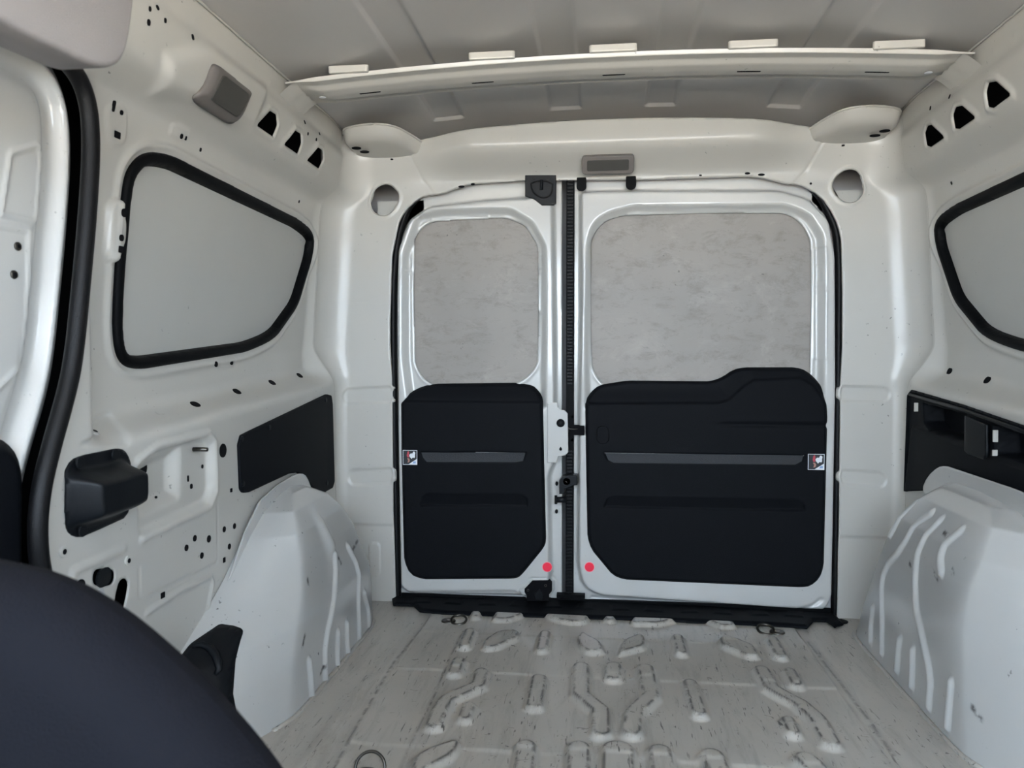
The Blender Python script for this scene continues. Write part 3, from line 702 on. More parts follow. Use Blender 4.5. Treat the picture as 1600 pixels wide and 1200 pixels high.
# stickers: pictogram of a kneeling figure in white and a red standing figure, bordered in white
def sticker(px0, py0, px1, py1, parent, mir=1):
    Y = YD-.0405
    a = on(1, Y, px0, py0); b = on(1, Y, px1, py1); cx, cz = (a[0]+b[0])/2, (a[2]+b[2])/2; s = (b[0]-a[0])/2
    st = prism('sticker', [(-s, -s), (s, -s), (s, s), (-s, s)], .0008, M['white_print'], (cx, Y, cz), (0, -1, 0), parent); st['label'] = 'small square warning pictogram sticker'
    def P(name, pts, m, k): 
        return prism(name, [(x*s, y*s) for x, y in pts], .0003, m, (cx, Y-.0008-.0003*k, cz), (0, -1, 0), st)
    P('sticker_background', [(-.93, -.93), (.93, -.93), (.93, .93), (-.93, .93)], M['black_print'], 0)
    P('sticker_corner', [(-.2, -.93), (.93, -.93), (.93, -.2)], M['white_print'], 1)
    P('sticker_symbol', [(.35, -.8), (.8, -.8), (.8, -.5), (.5, -.5)], M['blue_print'], 2)
    P('sticker_figure', [(-.1, .35), (.1, .55), (.35, .55), (.45, .8), (.6, .82), (.75, .65), (.68, .3), (.7, .1), (.62, -.05), (.4, 0), (.2, -.2), (.1, -.05), (-.05, .1)], M['white_print'], 1)
    P('sticker_figure', [(-.45, .3), (-.35, .75), (-.2, .9), (-.1, .6), (-.15, .3), (-.1, .05), (-.35, .0)], M['red_print'], 1)
    P('sticker_figure', [(-.4, -.1), (-.15, -.1), (0, -.35), (-.1, -.65), (-.35, -.7), (-.25, -.4)], M['skin_print'], 1)
    P('sticker_figure', [(-.93, .0), (-.5, .15), (-.4, .05), (-.93, -.15)], M['grain'], 1)
sticker(629.5, 703, 652, 726.5, door1); sticker(1262.5, 709, 1288, 734.5, door2)
for px, dr in ((855, door1), (921, door2)):
    p = on(1, YD-.031, px, 886)
    prism('reflector_rim', ell(.0145, .0145, 28), .001, M['pink'], (p[0], YD-.030, p[2]), (0, -1, 0), dr)
    prism('red_reflector', ell(.0128, .0128, 28), .002, M['red'], (p[0], YD-.030, p[2]), (0, -1, 0), dr, bev=.0005)['label'] = 'round red reflector sticker'
# striker plate on the narrow door
prism('lock_plate', [(p[0], p[1]) for p in plate1], .012, M['door'], (0, YD-.030, 0), (0, -1, 0), door1, bev=.002)
p = on(1, YD-.042, 876, 661); pl = prism('rubber_plug', ell(.0115, .0115, 24), .003, M['matte'], (p[0], YD-.042, p[2]), (0, -1, 0), door1, bev=.001)
prism('plug_centre', ell(.004, .004, 14), .0015, M['rubber'], (p[0], YD-.045, p[2]), (0, -1, 0), pl)
p = on(1, YD-.042, 876, 701); prism('drain_hole', [(0, .006), (.004, 0), (.0035, -.004), (0, -.006), (-.0035, -.004), (-.004, 0)], .0006, M['hole'], (p[0], YD-.042, p[2]), (0, -1, 0), door1)
# top latch
def yx(px, py, Y=YD-.03): q = on(1, Y, px, py); return (q[0], q[2])
Y1 = YD-.030
def zt(x, y): return (590+x/3, 220+y/3)
o = prism('top_latch', [yx(*zt(*q)) for q in [(693, 165), (838, 165), (838, 295), (825, 304), (770, 304), (735, 275), (693, 262)]][::-1], .012, M['plastic'], (0, Y1, 0), (0, -1, 0), door1, bev=.002); o['label'] = 'black top door latch'; tl_ = o
q = [(720, 195), (822, 195), (820, 245), (800, 270), (760, 270), (725, 240)]
tube('latch_rim', chaikin(np.array([(yx(*zt(*k))[0], Y1-.014, yx(*zt(*k))[1]) for k in q]), 1), .0022, M['rubber'], tl_, closed=True, upv=(0, 1, 0), n=6)
tube('latch_tongue', [(yx(*zt(770, 190))[0], Y1-.016, yx(*zt(770, 190))[1]), (yx(*zt(770, 235))[0], Y1-.016, yx(*zt(770, 235))[1])], .0045, M['plastic'], tl_, upv=(0, 1, 0))
for k in ((733, 182), (800, 182), (822, 290)): prism('bolt', ell(.004, .004, 12), .003, M['rubber'], (yx(*zt(*k))[0], Y1-.012, yx(*zt(*k))[1]), (0, -1, 0), tl_)
# bottom latch
def zb(x, y): return (780+x/7.27, 850+y/7.27)
o = prism('bottom_latch', [yx(*zb(*q)) for q in [(290, 500), (380, 408), (570, 408), (598, 440), (598, 530), (565, 570), (565, 640), (310, 640), (315, 580), (290, 540)]][::-1], .009, M['hole'], (0, YD-.028, 0), (0, -1, 0), door1, bev=.001, back=.01); o['label'] = 'black bottom door latch'; bl_ = o
for k in ((530, 462), (330, 515)): 
    pr_ = yx(*zb(*k)); tube('latch_eye', [(pr_[0]+.003*math.cos(a), YD-.039, pr_[1]+.003*math.sin(a)) for a in np.linspace(0, 2*math.pi, 12, endpoint=False)], .0008, M['steel'], bl_, closed=True, n=5, upv=(0, 1, 0))
prism('latch_claw', [yx(*zb(*q)) for q in [(400, 560), (460, 500), (500, 560), (490, 620), (420, 620)]][::-1], .004, M['plastic'], (0, YD-.037, 0), (0, -1, 0), bl_, bev=.001)
# middle lock
def zm(x, y): return (820+x/6.664, 620+y/6.664)
Y2 = YD-.034
o = prism('middle_lock', [yx(*zm(*q), Y2) for q in [(362, 1000), (362, 860), (395, 822), (470, 802), (545, 808), (548, 908), (510, 912), (470, 935), (420, 950), (412, 1000)]][::-1], .022, M['plastic'], (0, Y2, 0), (0, -1, 0), door1, bev=.003, back=.02); o['label'] = 'black middle door lock'; ml_ = o
a_ = yx(*zm(330, 1065), Y2); b_ = yx(*zm(432, 1065), Y2)
tube('lock_roller', [(a_[0], Y2-.01, a_[1]), (b_[0], Y2-.01, b_[1])], .0085, M['plastic'], ml_, n=14, upv=(0, 1, 0))
tube('lock_end', [(a_[0]-.001, Y2-.01, a_[1]+.012), (a_[0]-.001, Y2-.01, a_[1]-.012)], .004, M['plastic'], ml_, n=8, upv=(0, 1, 0))
a_ = yx(*zm(420, 862), Y2); b_ = yx(*zm(455, 885), Y2)
tube('lock_spring', [(a_[0], Y2-.023, a_[1]), (b_[0], Y2-.023, b_[1])], .0011, M['steel'], ml_, n=6, upv=(0, 1, 0))
prism('lock_knob', ell(.012, .012, 20), .006, M['plastic'], (yx(*zm(440, 870), Y2)[0], Y2-.016, yx(*zm(440, 870), Y2)[1]), (0, -1, 0), ml_, bev=.002)
for k in ((332, 905), (330, 1195)): kk = yx(*zm(*k), YD-.01); prism('rubber_buffer', ell(.004, .006, 14), .006, M['matte'], (kk[0], YD-.004, kk[1]), (0, -1, 0), door1)
# striker on the wide door
q0 = yx(896, 664, YD-.012); q1 = yx(913, 679, YD-.012)
prism('striker_pocket', [(q0[0], q1[1]), (q1[0], q1[1]), (q1[0], q0[1]), (q0[0], q0[1])], .022, M['hole'], (0, YD-.010, 0), (0, -1, 0), door2)
s0 = yx(888, 671, YD-.036)
tube('striker_wire', [(s0[0]+a, YD-.036, s0[1]+b) for a, b in ((.026, .001), (.004, .001), (0, .006), (.0, -.008))], .0018, M['steel'], door2, n=6, upv=(0, 1, 0))
for py in (651, 687): kk = yx(894.5, py, YD-.005); prism('rubber_buffer', ell(.004, .005, 14), .01, M['matte'], (kk[0], YD-.002, kk[1]), (0, -1, 0), door2)
for k, (xa, xb, ya, yb) in enumerate(((901, 916, 272, 298), (978, 994, 270, 296))):   # hooded rubber stops
    A_ = yx(xa, ya, YD-.034); B_ = yx(xb, yb, YD-.034); wd = B_[0]-A_[0]; hh = A_[1]-B_[1]
    prism('rubber_stop', [(x+(A_[0]+B_[0])/2, y+(A_[1]+B_[1])/2) for x, y in rrect(wd, hh, wd*.45, 6)], .006, M['matte'], (0, YD-.030, 0), (0, -1, 0), door2, bev=.0015)['label'] = 'rounded black rubber stop'
# gap seal between the doors
gap = empty('gap_seal', (-.09, YD, .03), 'ribbed black rubber seal strip standing in the gap between the rear doors', 'rubber seal')
g0 = on(1, YD-.012, 887.5, 282); g1 = on(1, YD-.012, 890.5, 932)
slab('seal_strip', g1[0]-.0125, g1[0]+.010, YD-.012, YD-.002, g1[2]-.01, g0[2]+.03, M['matte'], gap)
vs = []; fs = []
zz = g1[2]+.01
while zz < g0[2]+.02:
    if not (.44 < zz < .62):
        b0 = len(vs); xg = g1[0]-.003
        for x in (xg-.006, xg+.008):
            for y in (YD-.0165, YD-.010):
                for z in (zz, zz+.0045): vs.append((x, y, z))
        fs += [tuple(b0+i for i in f) for f in [(0, 1, 3, 2), (4, 6, 7, 5), (0, 4, 5, 1), (2, 3, 7, 6), (0, 2, 6, 4), (1, 5, 7, 3)]]
    zz += .0095
tag(pydata('seal_ridges', vs, fs, M['rubber'], gap, smooth=False), kind='stuff')
q0 = on(1, YD-.02, 870, 927); q1 = on(1, YD-.02, 914, 934)
slab('seal_foot', q0[0], q1[0], YD-.03, YD-.008, q1[2], q0[2], M['matte'], gap)
# perimeter door seal
per = chaikin(np.array([(CX+(x if abs(x) < .6 else x), z) for x, z in [by(*p) for p in apert_px]]), 2, False)
cen = np.array([per[:, 0].mean(), .6])
pp = [(CX*0+x+(cen[0]-x)/abs(cen[0]-x+1e-9)*.004*min(1, abs(cen[0]-x)/.4), YB+.022, z+.016*float(ss(z, 1.08, 1.15))) for x, z in per]
o = tube('door_seal', pp, .0085, M['rubber'], None, n=10, upv=(0, 1, 0), sq=(1, 1.6)); tag(o, 'glossy black rubber weatherstrip running round the rear door opening', 'rubber seal')
# sill trim
sill = empty('sill_trim', (.01, 2.11, 0), 'black plastic sill trim along the foot of the rear doors', 'sill trim')
sp_ = np.array([on(2, .014, *p)[:2] for p in [(612, 937), (1318, 968), (1310, 972), (1292, 963), (1270, 963), (1262, 977), (1225, 974), (1000, 964), (700, 955), (660, 952), (652, 946), (618, 947)]])
sp_ = np.array([on(2, .014, *p)[:2] for p in [(612, 931), (880, 936), (1100, 946), (1305, 958), (1319, 973), (1304, 977), (1290, 968), (1272, 968), (1262, 979), (1225, 976), (1000, 966), (700, 957), (655, 953), (645, 944), (614, 943)]])
def sill_pos(x, y):
    s = poly_sdf(x, y, sp_); z = .010+.006*(1-ss(s, -.01, 0))
    for k in range(12):
        cx = -.50+k*.092; q = np.array([(cx-.028, 2.09), (cx+.022, 2.085), (cx+.028, 2.13), (cx-.020, 2.135)]) if k % 2 else np.array([(cx-.022, 2.085), (cx+.028, 2.09), (cx+.020, 2.135), (cx-.028, 2.13)])
        z = z+.003*up_in(poly_sdf(x, y, q), .004)
    return np.stack([x, y, z], -1)
lo, hi = sp_.min(0)-.01, sp_.max(0)+.01
sheet('sill_cover', (lo[0], hi[0], lo[1], hi[1]), .004, sill_pos, lambda x, y: poly_sdf(x, y, sp_), M['trim'], parent=sill, thick=.004)
slab('lower_filler', CX-.62, CX+.62, YD-.004, YD+.05, -.05, .020, M['matte'], sill)
# ------------------------------------------------------------------ roof crossmember
bow = empty('roof_crossmember', (CX, 1.72, 1.32), 'arched white steel roof crossmember with slots, spanning under the roof', 'roof beam')
BY = [1.652, 1.654, 1.660, 1.676, 1.690, 1.715, 1.748, 1.757, 1.770, 1.780, 1.786]; BZ = [.004, -.005, -.005, -.006, -.014, -.018, -.016, -.006, -.004, -.011, -.010]
def bow_pos(x, t):
    Y = np.interp(t, np.linspace(0, 1, 11), BY); dz = np.interp(t, np.linspace(0, 1, 11), BZ)
    k = 1-ss(np.abs(x-CX), .64, .70)*.7
    z0 = 1.339-.030*((x-CX)/.72)**2
    z = z0+dz*k
    return np.stack([x, Y, z], -1)
slots = [on(2, 1.31, *p)[0] for p in [(574, 136), (655, 127), (747, 117), (840, 110), (960, 103), (1080, 98), (1180, 97), (1283, 98), (1379, 99)]]
def slot_cut(x, t):
    s = np.full(np.shape(x), -1.)
    for i, a in enumerate(slots):
        q = np.maximum(np.abs(x-a)-.022, np.abs(t-.60)*.13-.0016); s = np.maximum(s, -q) if i % 2 == 0 else s
    return s
sheet('beam', (CX-.718, CX+.718, 0, 1), .0045, bow_pos, None, M['paint'], parent=bow, thick=-.0015) if False else None
U_, T_ = np.meshgrid(np.linspace(CX-.718, CX+.718, 320), np.linspace(0, 1, 41))
grid_mesh('beam', U_, T_, .004, bow_pos, None, M['paint'], parent=bow)
for i, a in enumerate(slots):
    z0 = 1.339-.030*((a-CX)/.72)**2-.0178
    slope = -2*.030*(a-CX)/.72**2
    prism('slot', rrect(.050 if i % 2 == 0 else .056, .0075, .003, 3), .0012, M['hole'] if i % 2 == 0 else M['roof'], (a, 1.722, z0+.0012), (slope, 0, -1), bow, upv=(0, 1, 0))
for s in (-1, 1):
    a = CX+s*.655; prism('locating_hole', ell(.008, .006), .001, M['white_print'], (a, 1.715, 1.339-.030*(.655/.72)**2-.018), (0, 0, -1), bow, upv=(0, 1, 0))
    # end bracket joining the beam to the roof rail
    vs = []; nA = 14; nB = 8
    for i in range(nA):
        for j in range(nB):
            u_ = i/(nA-1); v_ = j/(nB-1)
            x = CX+s*(.695+.050*u_); y = 1.650+.140*v_
            z = 1.308-.040*u_**1.3-.006*math.exp(-((v_-.35)/.09)**2)-.006*math.exp(-((v_-.7)/.09)**2)
            vs.append((x, y, z))
    fs = [(i*nB+j, i*nB+j+1, (i+1)*nB+j+1, (i+1)*nB+j) for i in range(nA-1) for j in range(nB-1)]
    pydata('end_bracket', vs, fs, M['paint'], bow)
for px, py in ((556, 107), (771, 90), (958, 77), (1174, 70), (1388, 72)):
    p = on(2, 1.352, px, py)
    prism('sealant_pad', rrect(.100 if px > 700 else .09, .014, .006, 5), .003, M['paint'], (p[0], 1.651, 1.345-.030*((p[0]-CX)/.72)**2), (0, 0, -1), bow, upv=(0, 1, 0), bev=.003, back=.012)
for px, py, a, b in ((719, 289, .009, .003), (737, 285, .006, .003), (1170, 268, .007, .003), (1192, 270, .009, .003), (1096, 271, .004, .002), (1270, 284, .003, .003), (838, 277, .003, .002)):
    x_, z_ = by(px, py, YB-.02); U1 = np.array([toU(x_, z_)]); q_ = back_pos(U1, np.array([z_]))[0]
    prism('punched_hole', ell(a, b, 14), .002, M['hole'], tuple(q_), (0, -1, -.5), wall_back)
# ------------------------------------------------------------------ corner gussets under the roof
def gusset(s, label):
    root = empty('corner_gusset', (CX+s*.62, 2.05, 1.27), label, 'corner bracket')
    t = np.linspace(0, 1, 26)
    rim = chaikin(np.array([(.715, 2.03, 1.306), (.70, 1.99, 1.310), (.62, 1.97, 1.313), (.562, 1.985, 1.310), (.530, 2.05, 1.302), (.505, 2.12, 1.292)]), 3, False)
    lo_ = chaikin(np.array([(.705, 2.045, 1.276), (.69, 2.025, 1.274), (.62, 2.005, 1.274), (.577, 2.025, 1.272), (.545, 2.07, 1.268), (.520, 2.12, 1.262)]), 3, False)
    n = len(rim); rows = []
    lip_ = rim+np.array([0, -.006, -.002])
    prof = [(0, 0), (.08, .25), (.25, .55), (.55, .85), (1.0, 1.0)]
    vs = []
    for a, b in prof:
        for i in range(n):
            p = rim[i]*(1-a)+lo_[i]*a; p = p.copy(); p[2] = rim[i][2]*(1-b)+lo_[i][2]*b; vs.append(p)
    for k in (.35, .7, 1.0):      # flat underside towards the pillar
        for i in range(n):
            tgt = np.array([lo_[i][0]*.97+.01, 2.137, 1.250]); p = lo_[i]*(1-k)+tgt*k; p[2] += .004*math.sin(math.pi*k); vs.append(p)
    R_ = len(prof)+3
    vs = [(CX+s*v[0], v[1], v[2]) for v in vs]
    fs = [(r_*n+i, r_*n+i+1, (r_+1)*n+i+1, (r_+1)*n+i) for r_ in range(R_-1) for i in range(n-1)]
    pydata('gusset_plate', vs, fs, M['paint'], root)
    tube('folded_edge', [(CX+s*p[0], p[1], p[2]) for p in rim], .003, M['paint'], root, n=6)
    for x, y in ((.680, 2.035), (.665, 2.06)): prism('punched_hole', ell(.013, .009), .0015, M['hole'], (CX+s*x, y, 1.269-(y-2.03)*.15), (0, -.1, -1), root, upv=(0, 1, 0))
    prism('punched_hole', ell(.004, .004, 12), .002, M['hole'], (CX+s*.60, 2.10, 1.253), (0, -.1, -1), root, upv=(0, 1, 0))
gusset(-1, 'curved white gusset in the left rear roof corner'); gusset(1, 'curved white gusset in the right rear roof corner')
# ------------------------------------------------------------------ lamps
hl = empty('interior_lamp', tuple(on(1, 2.07, 951, 254)), 'flat grey interior lamp on the header above the rear doors', 'lamp')
q0 = on(1, 2.066, 909, 241); q1 = on(1, 2.066, 991, 268); cx, cz = (q0[0]+q1[0])/2, (q0[2]+q1[2])/2
hdn = (0, -1, -.60)
hb_ = prism('lamp_bezel', rrect(q1[0]-q0[0], q0[2]-q1[2], .010), .009, M['bezel'], (cx, 2.080, cz), hdn, hl, bev=.003, back=.012, smooth=False)
prism('lamp_lens', rrect((q1[0]-q0[0])*.80, (q0[2]-q1[2])*.58, .004), .0015, M['lens'], (cx, 2.0725, cz-.005), hdn, hb_, bev=.001)
p0 = on_wall(-1, 348, 148, off=.01)
ll = empty('interior_lamp', tuple(p0), 'grey framed interior lamp on the left roof rail beside three punched openings', 'lamp')
bz = wyz(-1, [(331, 101), (337, 99), (345, 104), (388, 138), (393, 145), (391, 152), (370, 190), (364, 194), (355, 193), (306, 162), (301, 154), (306, 147), (322, 127)], 1, off=.013)
lz = wyz(-1, [(344, 119), (347, 118), (384, 146), (386, 152), (370, 181), (366, 184), (327, 158), (325, 153), (337, 134)], 1, off=.018)
def lamp_h(Y, z):
    s = poly_sdf(Y, z, bz); return .011*np.sqrt(np.clip(-s/.014, 0, 1))+.003
def lam(name, P, h, m, step=.003):
    lo = P.min(0)-.004; hi = P.max(0)+.004
    sheet(name, (lo[0], hi[0], lo[1], hi[1]), step, lambda Y, z: np.stack([CX-(W(Y, z)-.008-h(Y, z)), Y, z], -1), lambda Y, z: poly_sdf(Y, z, P), m, parent=ll, thick=.003)
lam('lamp_bezel', bz, lamp_h, M['bezel'])
lam('lamp_lens', lz, lambda Y, z: .0155+0*Y, M['lens'])
# ------------------------------------------------------------------ left wall fittings
pl_ = wyz(-1, [(97, 760), (99, 738), (110, 718), (128, 711), (180, 700), (192, 703), (200, 716), (204, 735), (203, 780), (196, 808), (122, 840), (108, 836), (99, 820)], 1)
bx_ = wyz(-1, [(100, 757), (102, 745), (112, 738), (150, 732), (178, 722), (193, 724), (199, 735), (199, 780), (190, 798), (150, 812), (112, 824), (103, 815)], 2)
cov = empty('vent_cover', (CX-.75, float(pl_[:, 0].mean()), float(pl_[:, 1].min())), 'black moulded plastic box cover bolted to the left wall beside the sliding door', 'cover')
cp_ = wall_sheet('cover_plate', -1, pl_, M['plastic'], cov, off=.003, h=lambda Y, z: .044*(1-ss(poly_sdf(Y, z, bx_), -.018, .006)), step=.003)
for px, py in ((125, 723), (177, 710), (129, 829)): 
    p = on_wall(-1, px, py, off=.006); prism('clip', ell(.009, .009, 18), .003, M['plastic'], (CX-.769+.006, p[1], p[2]), (1, 0, 0), cp_, bev=.001)
ap = wyz(-1, [(373, 765), (370, 695), (374, 680), (388, 673), (508, 616), (515, 618), (517, 632), (520, 752), (517, 762), (503, 770), (488, 765), (474, 748), (462, 738), (448, 740), (385, 769), (377, 770)], 1, r=.008)
acc = empty('access_panel', (CX-.77, float(ap[:, 0].mean()), float(ap[:, 1].min())), 'flat black access panel with corner screws above the left wheel arch', 'panel')
pb_ = wall_sheet('panel_board', -1, ap, M['trim'], acc, off=.006, thick=.006)
for px, py in ((379, 686), (381, 756), (422, 668), (510, 625), (512, 755)):
    p = on_wall(-1, px, py, off=.008); prism('screw', ell(.006, .006, 14), .0025, M['plastic'], (CX-.772+.006, p[1], p[2]), (1, 0, 0), pb_, bev=.0008)
# right storage tray
def zq(x, y): return (1400+x/5.714, 590+y/5.714)
rt_ = wyz(1, [zq(100, 1015), zq(130, 160), zq(160, 125), zq(640, 265), zq(1143, 440), zq(1500, 560), zq(1500, 1300), zq(1100, 1100), zq(500, 1000)], 0); rt_[:, 0] = np.maximum(rt_[:, 0], 1.30)
tray = empty('storage_tray', (CX+.77, 1.75, .35), 'black plastic storage tray recess above the right wheel arch', 'storage tray')
pk1 = wyz(1, [zq(255, 230), zq(655, 330), zq(660, 590), zq(320, 480), zq(262, 400)], 0); pk2 = wyz(1, [zq(880, 420), zq(1500, 620), zq(1500, 880), zq(900, 690)], 0)
crd = wyz(1, [zq(165, 430), zq(640, 600), zq(820, 690), zq(1500, 900), zq(1500, 1300), zq(100, 1015)], 0)
wall_sheet('tray_body', 1, rt_, M['trim'], tray, off=.005, thick=.006, step=.0035, h=lambda Y, z: -.045*up_in(poly_sdf(Y, z, pk1), .006)-.045*up_in(poly_sdf(Y, z, pk2), .006)-.006*up_in(poly_sdf(Y, z, rt_), .004)*(1-up_in(poly_sdf(Y, z, crd), .004))+.004)
dv = wyz(1, [zq(665, 340), zq(860, 420), zq(862, 690), zq(840, 735), zq(690, 680), zq(662, 655)], 0)
wall_sheet('divider', 1, dv, M['plastic'], tray, off=.012, thick=.006)
tube('tray_edge', [(CX+.772-.010, a, b) for a, b in wyz(1, [zq(150, 150), zq(650, 290), zq(1143, 465), zq(1500, 590)])], .004, M['plastic'], tray, n=8, upv=(1, 0, 0))
for px, py, hh in ((181, 264, .011), (889, 522, .012), (884, 672, .006)):
    p = on_wall(1, *zq(px, py), off=.01); prism('metal_clip', rrect(.0035, 2*hh, .001, 3), .003, M['paint'], (CX+.760, p[1], p[2]), (-1, 0, 0), tray, back=.006)
# ------------------------------------------------------------------ sliding door on the left
door3 = empty('door_3', (CX-.80, .6, 0), 'closed white left sliding door, only its rear edge in view', kind='structure')
d3 = offset_poly(apert_s, .035)
trim3 = np.array([on(0, -.775, *p)[1:] for p in [(-80, 665), (0, 683), (20, 690), (38, 712), (45, 745), (44, 960), (30, 1100), (-80, 1100)]]); trim3 = chaikin(trim3, 1)
padA = np.array([on(0, -.775, *p)[1:] for p in [(33, 238), (75, 226), (81, 245), (74, 340), (70, 345), (18, 335)]]); padB = np.array([on(0, -.775, *p)[1:] for p in [(12, 350), (62, 360), (60, 480), (52, 570), (-20, 640), (-20, 350)]])
win3 = chaikin(np.array([on(0, -.775, *p)[1:] for p in [(-60, 120), (-15, 170), (4, 220), (6, 300), (-5, 380), (-30, 430), (-200, 430), (-200, 120)]]), 2)
def h3(Y, z):
    s = -poly_sdf(Y, z, d3)
    h = .020*np.exp(-((s-.030)/.010)**2)+.014*ss(s, .055, .085)
    for p in (padA, padB): h = h+.004*np.exp(-(poly_sdf(Y, z, p)/.0025)**2)
    h = h-.02*up_in(poly_sdf(Y, z, win3), .03)
    return h
sheet('door_skin', (.05, 1.16, -.05, 1.20), .004, lambda Y, z: np.stack([-.805+h3(Y, z), Y, z], -1), lambda Y, z: poly_sdf(Y, z, d3), M['door'], parent=door3, thick=.004)
lo, hi = trim3.min(0), trim3.max(0)
sheet('trim_card', (max(.3, lo[0]), hi[0]+.01, -.05, hi[1]+.01), .006, lambda Y, z: np.stack([-.785+.014*(1-ss(poly_sdf(Y, z, trim3), -.02, 0)), Y, z], -1), lambda Y, z: poly_sdf(Y, z, trim3), M['trim'], parent=door3, thick=.004)
for px, py in ((28, 385), (22, 429)):
    p = on(0, -.79, px, py); b_ = prism('screw', ell(.006, .006, 16), .003, M['steel'], (-.7915, p[1], p[2]), (1, 0, 0), door3, bev=.001); prism('screw_socket', ell(.003, .003, 10), .0035, M['hole'], (-.7915, p[1], p[2]), (1, 0, 0), b_)
slab('outer_skin', CX-.885, CX-.880, .05, .62, -.3, 1.42, M['sky_card'], door3)
spth = chaikin(seal_yz[1:], 3, False)
seal = empty('sliding_door_seal', (-.75, 1.05, .3), 'thick black rubber weatherstrip curving down the edge of the left sliding door', 'rubber seal')
tube('seal_tube', [(-.745, y-.002, z) for y, z in spth], .0125, M['rubber'], seal, n=16, upv=(1, 0, 0), sq=(1, 1))
tube('seal_flange', [(-.757, y+.015, z+.004*max(0, (z-1.05)/.08)) for y, z in spth], .009, M['matte'], seal, n=10, upv=(1, 0, 0), sq=(.8, 1.1))
# black jack compartment at the front of the left arch
jb = empty('jack_cover', (-.66, 1.30, 0), 'black plastic compartment cover set in the front of the left wheel arch', 'cover')
jp = chaikin(np.array([arch_hit(-1, *p)[[0, 2]] for p in [(383, 985), (379, 978), (368, 974), (346, 975), (335, 979), (300, 1005), (262, 1036), (262, 1160), (383, 1160)]]), 1, r=.006)
JZ = np.linspace(0, .25, 11); JC = [arch_curve(z_, -1, 200)[:95] for z_ in JZ]
def jy(x, z):
    A_ = np.stack([np.interp((CX-x).ravel(), c_[::-1, 0], c_[::-1, 1]) for c_ in JC]); t_ = np.clip(z.ravel()/.025, 0, 9.999); k_ = t_.astype(int); f_ = t_-k_
    n_ = np.arange(A_.shape[1]); o_ = (A_[k_, n_]*(1-f_)+A_[k_+1, n_]*f_).reshape(np.shape(x))
    return o_
sheet('cover_shell', (-.77, -.60, 0, .25), .004, lambda x, z: np.stack([x, jy(x, z)-.003-.010*(1-ss(poly_sdf(x, z, jp), -.012, 0)), z], -1), lambda x, z: poly_sdf(x, z, jp), M['plastic'], parent=jb, thick=.003)
hp = [tuple(arch_hit(-1, *p)+np.array([.004, -.014, 0])) for p in [(304, 1005), (318, 1005), (330, 1010), (339, 1019), (344, 1031), (343, 1042), (337, 1050)]]
tube('pull_handle', hp, .008, M['plastic'], jb, n=10, upv=(0, 1, 0), fr=lambda i: .45+.6*math.sin(math.pi*i/6))
# ------------------------------------------------------------------ floor fittings
def tie(px, py, ang, label, r=.020):
    p = on(2, .010, px, py); root = empty('tie_down_ring', (p[0], p[1], .002), label, 'tie-down ring', 'steel tie-down rings in the load floor')
    c, s = math.cos(ang), math.sin(ang)
    cup = prism('ring_cup', ell(.019, .019, 24), .006, M['steel'], (p[0]-.016*c, p[1]-.016*s, .004), (0, 0, 1), root, bev=.003, upv=(0, 1, 0))
    prism('rivet', ell(.006, .006, 14), .003, M['bezel'], (p[0]-.016*c, p[1]-.016*s, .010), (0, 0, 1), cup, bev=.001, upv=(0, 1, 0))
    tube('ring', [(p[0]+.012*c+r*math.cos(a), p[1]+.012*s+r*math.sin(a)*1.0, .012+.006*math.sin(a)) for a in np.linspace(0, 2*math.pi, 28, endpoint=False)], .0034, M['steel'], root, n=8, closed=True, upv=(0, 0, 1))
tie(710, 969, -.1, 'steel tie-down ring lying near the left rear door'); tie(1204, 985, math.pi-.1, 'steel tie-down ring lying near the right rear door')
p = on(2, .01, 578, 1192)
rg = empty('tie_down_ring', (p[0], p[1]-.02, .002), 'steel tie-down ring standing up in the front left of the floor', 'tie-down ring', 'steel tie-down rings in the load floor')
tube('ring', [(p[0]+.026*math.cos(a), p[1]+.012*math.sin(a), .006+.024+.024*math.sin(a)-.030) for a in np.linspace(0, 2*math.pi, 32, endpoint=False)], .0028, M['steel'], rg, n=8, closed=True, upv=(0, .6, .8))
prism('ring_cup', ell(.020, .016, 24), .005, M['steel'], (p[0], p[1]-.02, .001), (0, 0, 1), rg, bev=.002, upv=(0, 1, 0))
p = on(2, .004, 1312, 971); prism('floor_plug', ell(.021, .017, 24), .003, M['matte'], (p[0], p[1], .003), (0, 0, 1), floor, bev=.001, upv=(0, 1, 0))
# ------------------------------------------------------------------ headliner edge and seat back, close to the camera
hd = [(0, 30), (60, 62), (150, 103), (172, 107), (192, 98), (203, 70), (212, 0), (214, -60), (-80, -60), (-80, -10)]
def slabpath(name, pix, X0, thick_, m, bevel):
    pass
hx = -.52
hy = chaikin(np.array([on(0, hx, *p)[1:] for p in hd]), 2)
head = empty('headliner', (hx, .75, 1.0), 'grey cab headliner with rounded edge hanging in the top left corner', 'headliner')
prism('headliner_board', [(a, b) for a, b in hy], .05, M['headliner'], (hx-.05, 0, 0), (1, 0, 0), head, bev=.014, smooth=True)
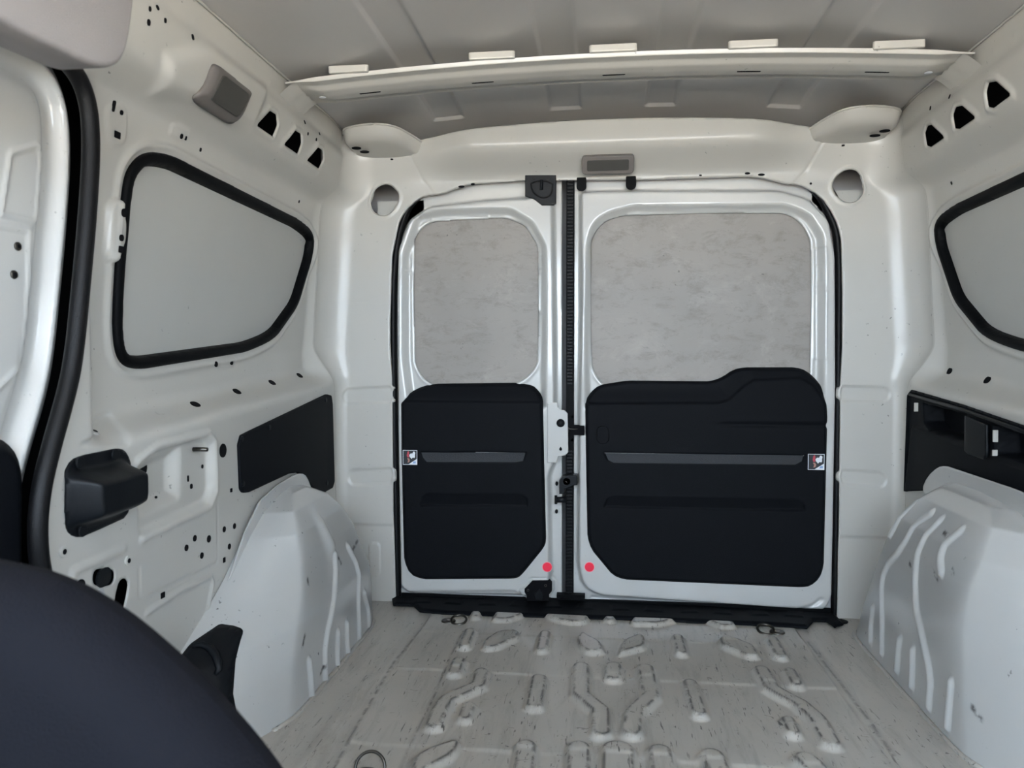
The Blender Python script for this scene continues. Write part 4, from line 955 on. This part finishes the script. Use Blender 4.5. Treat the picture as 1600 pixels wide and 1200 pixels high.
# seat back
seat = empty('driver_seat', (-.28, .42, .0), 'dark charcoal cab seat with rounded shoulder filling the bottom left foreground', 'seat')
def seat_top(x):   # height of the shoulder line
    return x
sp_px = [(-260, 868), (-60, 868), (0, 880), (60, 893), (120, 918), (190, 963), (260, 1022), (320, 1080), (370, 1135), (420, 1196), (470, 1275), (500, 1400), (500, 1700), (-260, 1700)]
SY = .52
so = np.array([(lambda q: (q[0], q[2]))(on(1, SY, *p)) for p in sp_px]); so = chaikin(so, 2)
slo, shi = so.min(0)-.01, so.max(0)+.01
def pillow(name, P, Y, R_, sgn, m, parent):
    vs = []; n = len(P); A = np.linspace(0, math.pi/2, 9)
    for a in A:
        Q = offset_poly(P, -R_*(1-math.cos(a))); vs += [(q_[0], Y-sgn*R_*math.sin(a), q_[1]) for q_ in Q]
    fs = [(k*n+i, k*n+(i+1) % n, (k+1)*n+(i+1) % n, (k+1)*n+i) for k in range(8) for i in range(n)]+[tuple(8*n+i for i in range(n))]
    return pydata(name, vs, fs, m, parent)
pillow('seat_back', so, SY, .05, 1, M['seat'], seat)
pillow('seat_rear_shell', so, SY, .04, -1, M['seat'], seat)
q = [(400, 1186), (428, 1180), (428, 1192), (410, 1215)]
prism('seat_tab', [(lambda k: (k[0], k[2]))(on(1, SY+.02, *a)) for a in q][::-1], .01, M['trim'], (0, SY+.02, 0), (0, -1, 0), seat)
# ------------------------------------------------------------------ cab, outside
cab = empty('wall_front', (CX, -.95, 0), 'cab front and side door lowers behind the viewpoint', kind='structure')
slab('dashboard', CX-.80, CX+.80, -1.0, -.70, -.1, .62, M['dash'], cab)
slab('cab_door', CX-.885, CX-.83, -1.0, .05, -.3, .66, M['dash'], cab); slab('cab_door', CX+.83, CX+.885, -1.0, .05, -.3, .66, M['dash'], cab)
slab('door_post', CX-.885, CX-.80, .0, .10, .66, 1.41, M['dash'], cab); slab('door_post', CX+.80, CX+.885, .06, .14, .66, 1.41, M['dash'], cab)
slab('sliding_door', CX+.80, CX+.885, .14, 1.00, -.2, 1.41, M['paint'], cab)
for s_ in (-1, 1): slab('roof_rail', CX+s_*.715, CX+s_*.885, .05, 1.015 if s_ > 0 else .61, 1.16, 1.40, M['paint'], cab)
slab('cab_roof_lining', CX-.80, CX+.80, -.9, .92, 1.36, 1.38, M['headliner'], cab)
slab('under_floor', CX-.885, CX+.885, -1.0, 2.30, -.16, -.15, M['hole'], cab)
gr = tag(slab('ground', -14, 14, -14, 14, -.47, -.45, M['ground']), 'sunlit ground outside the van', kind='structure')
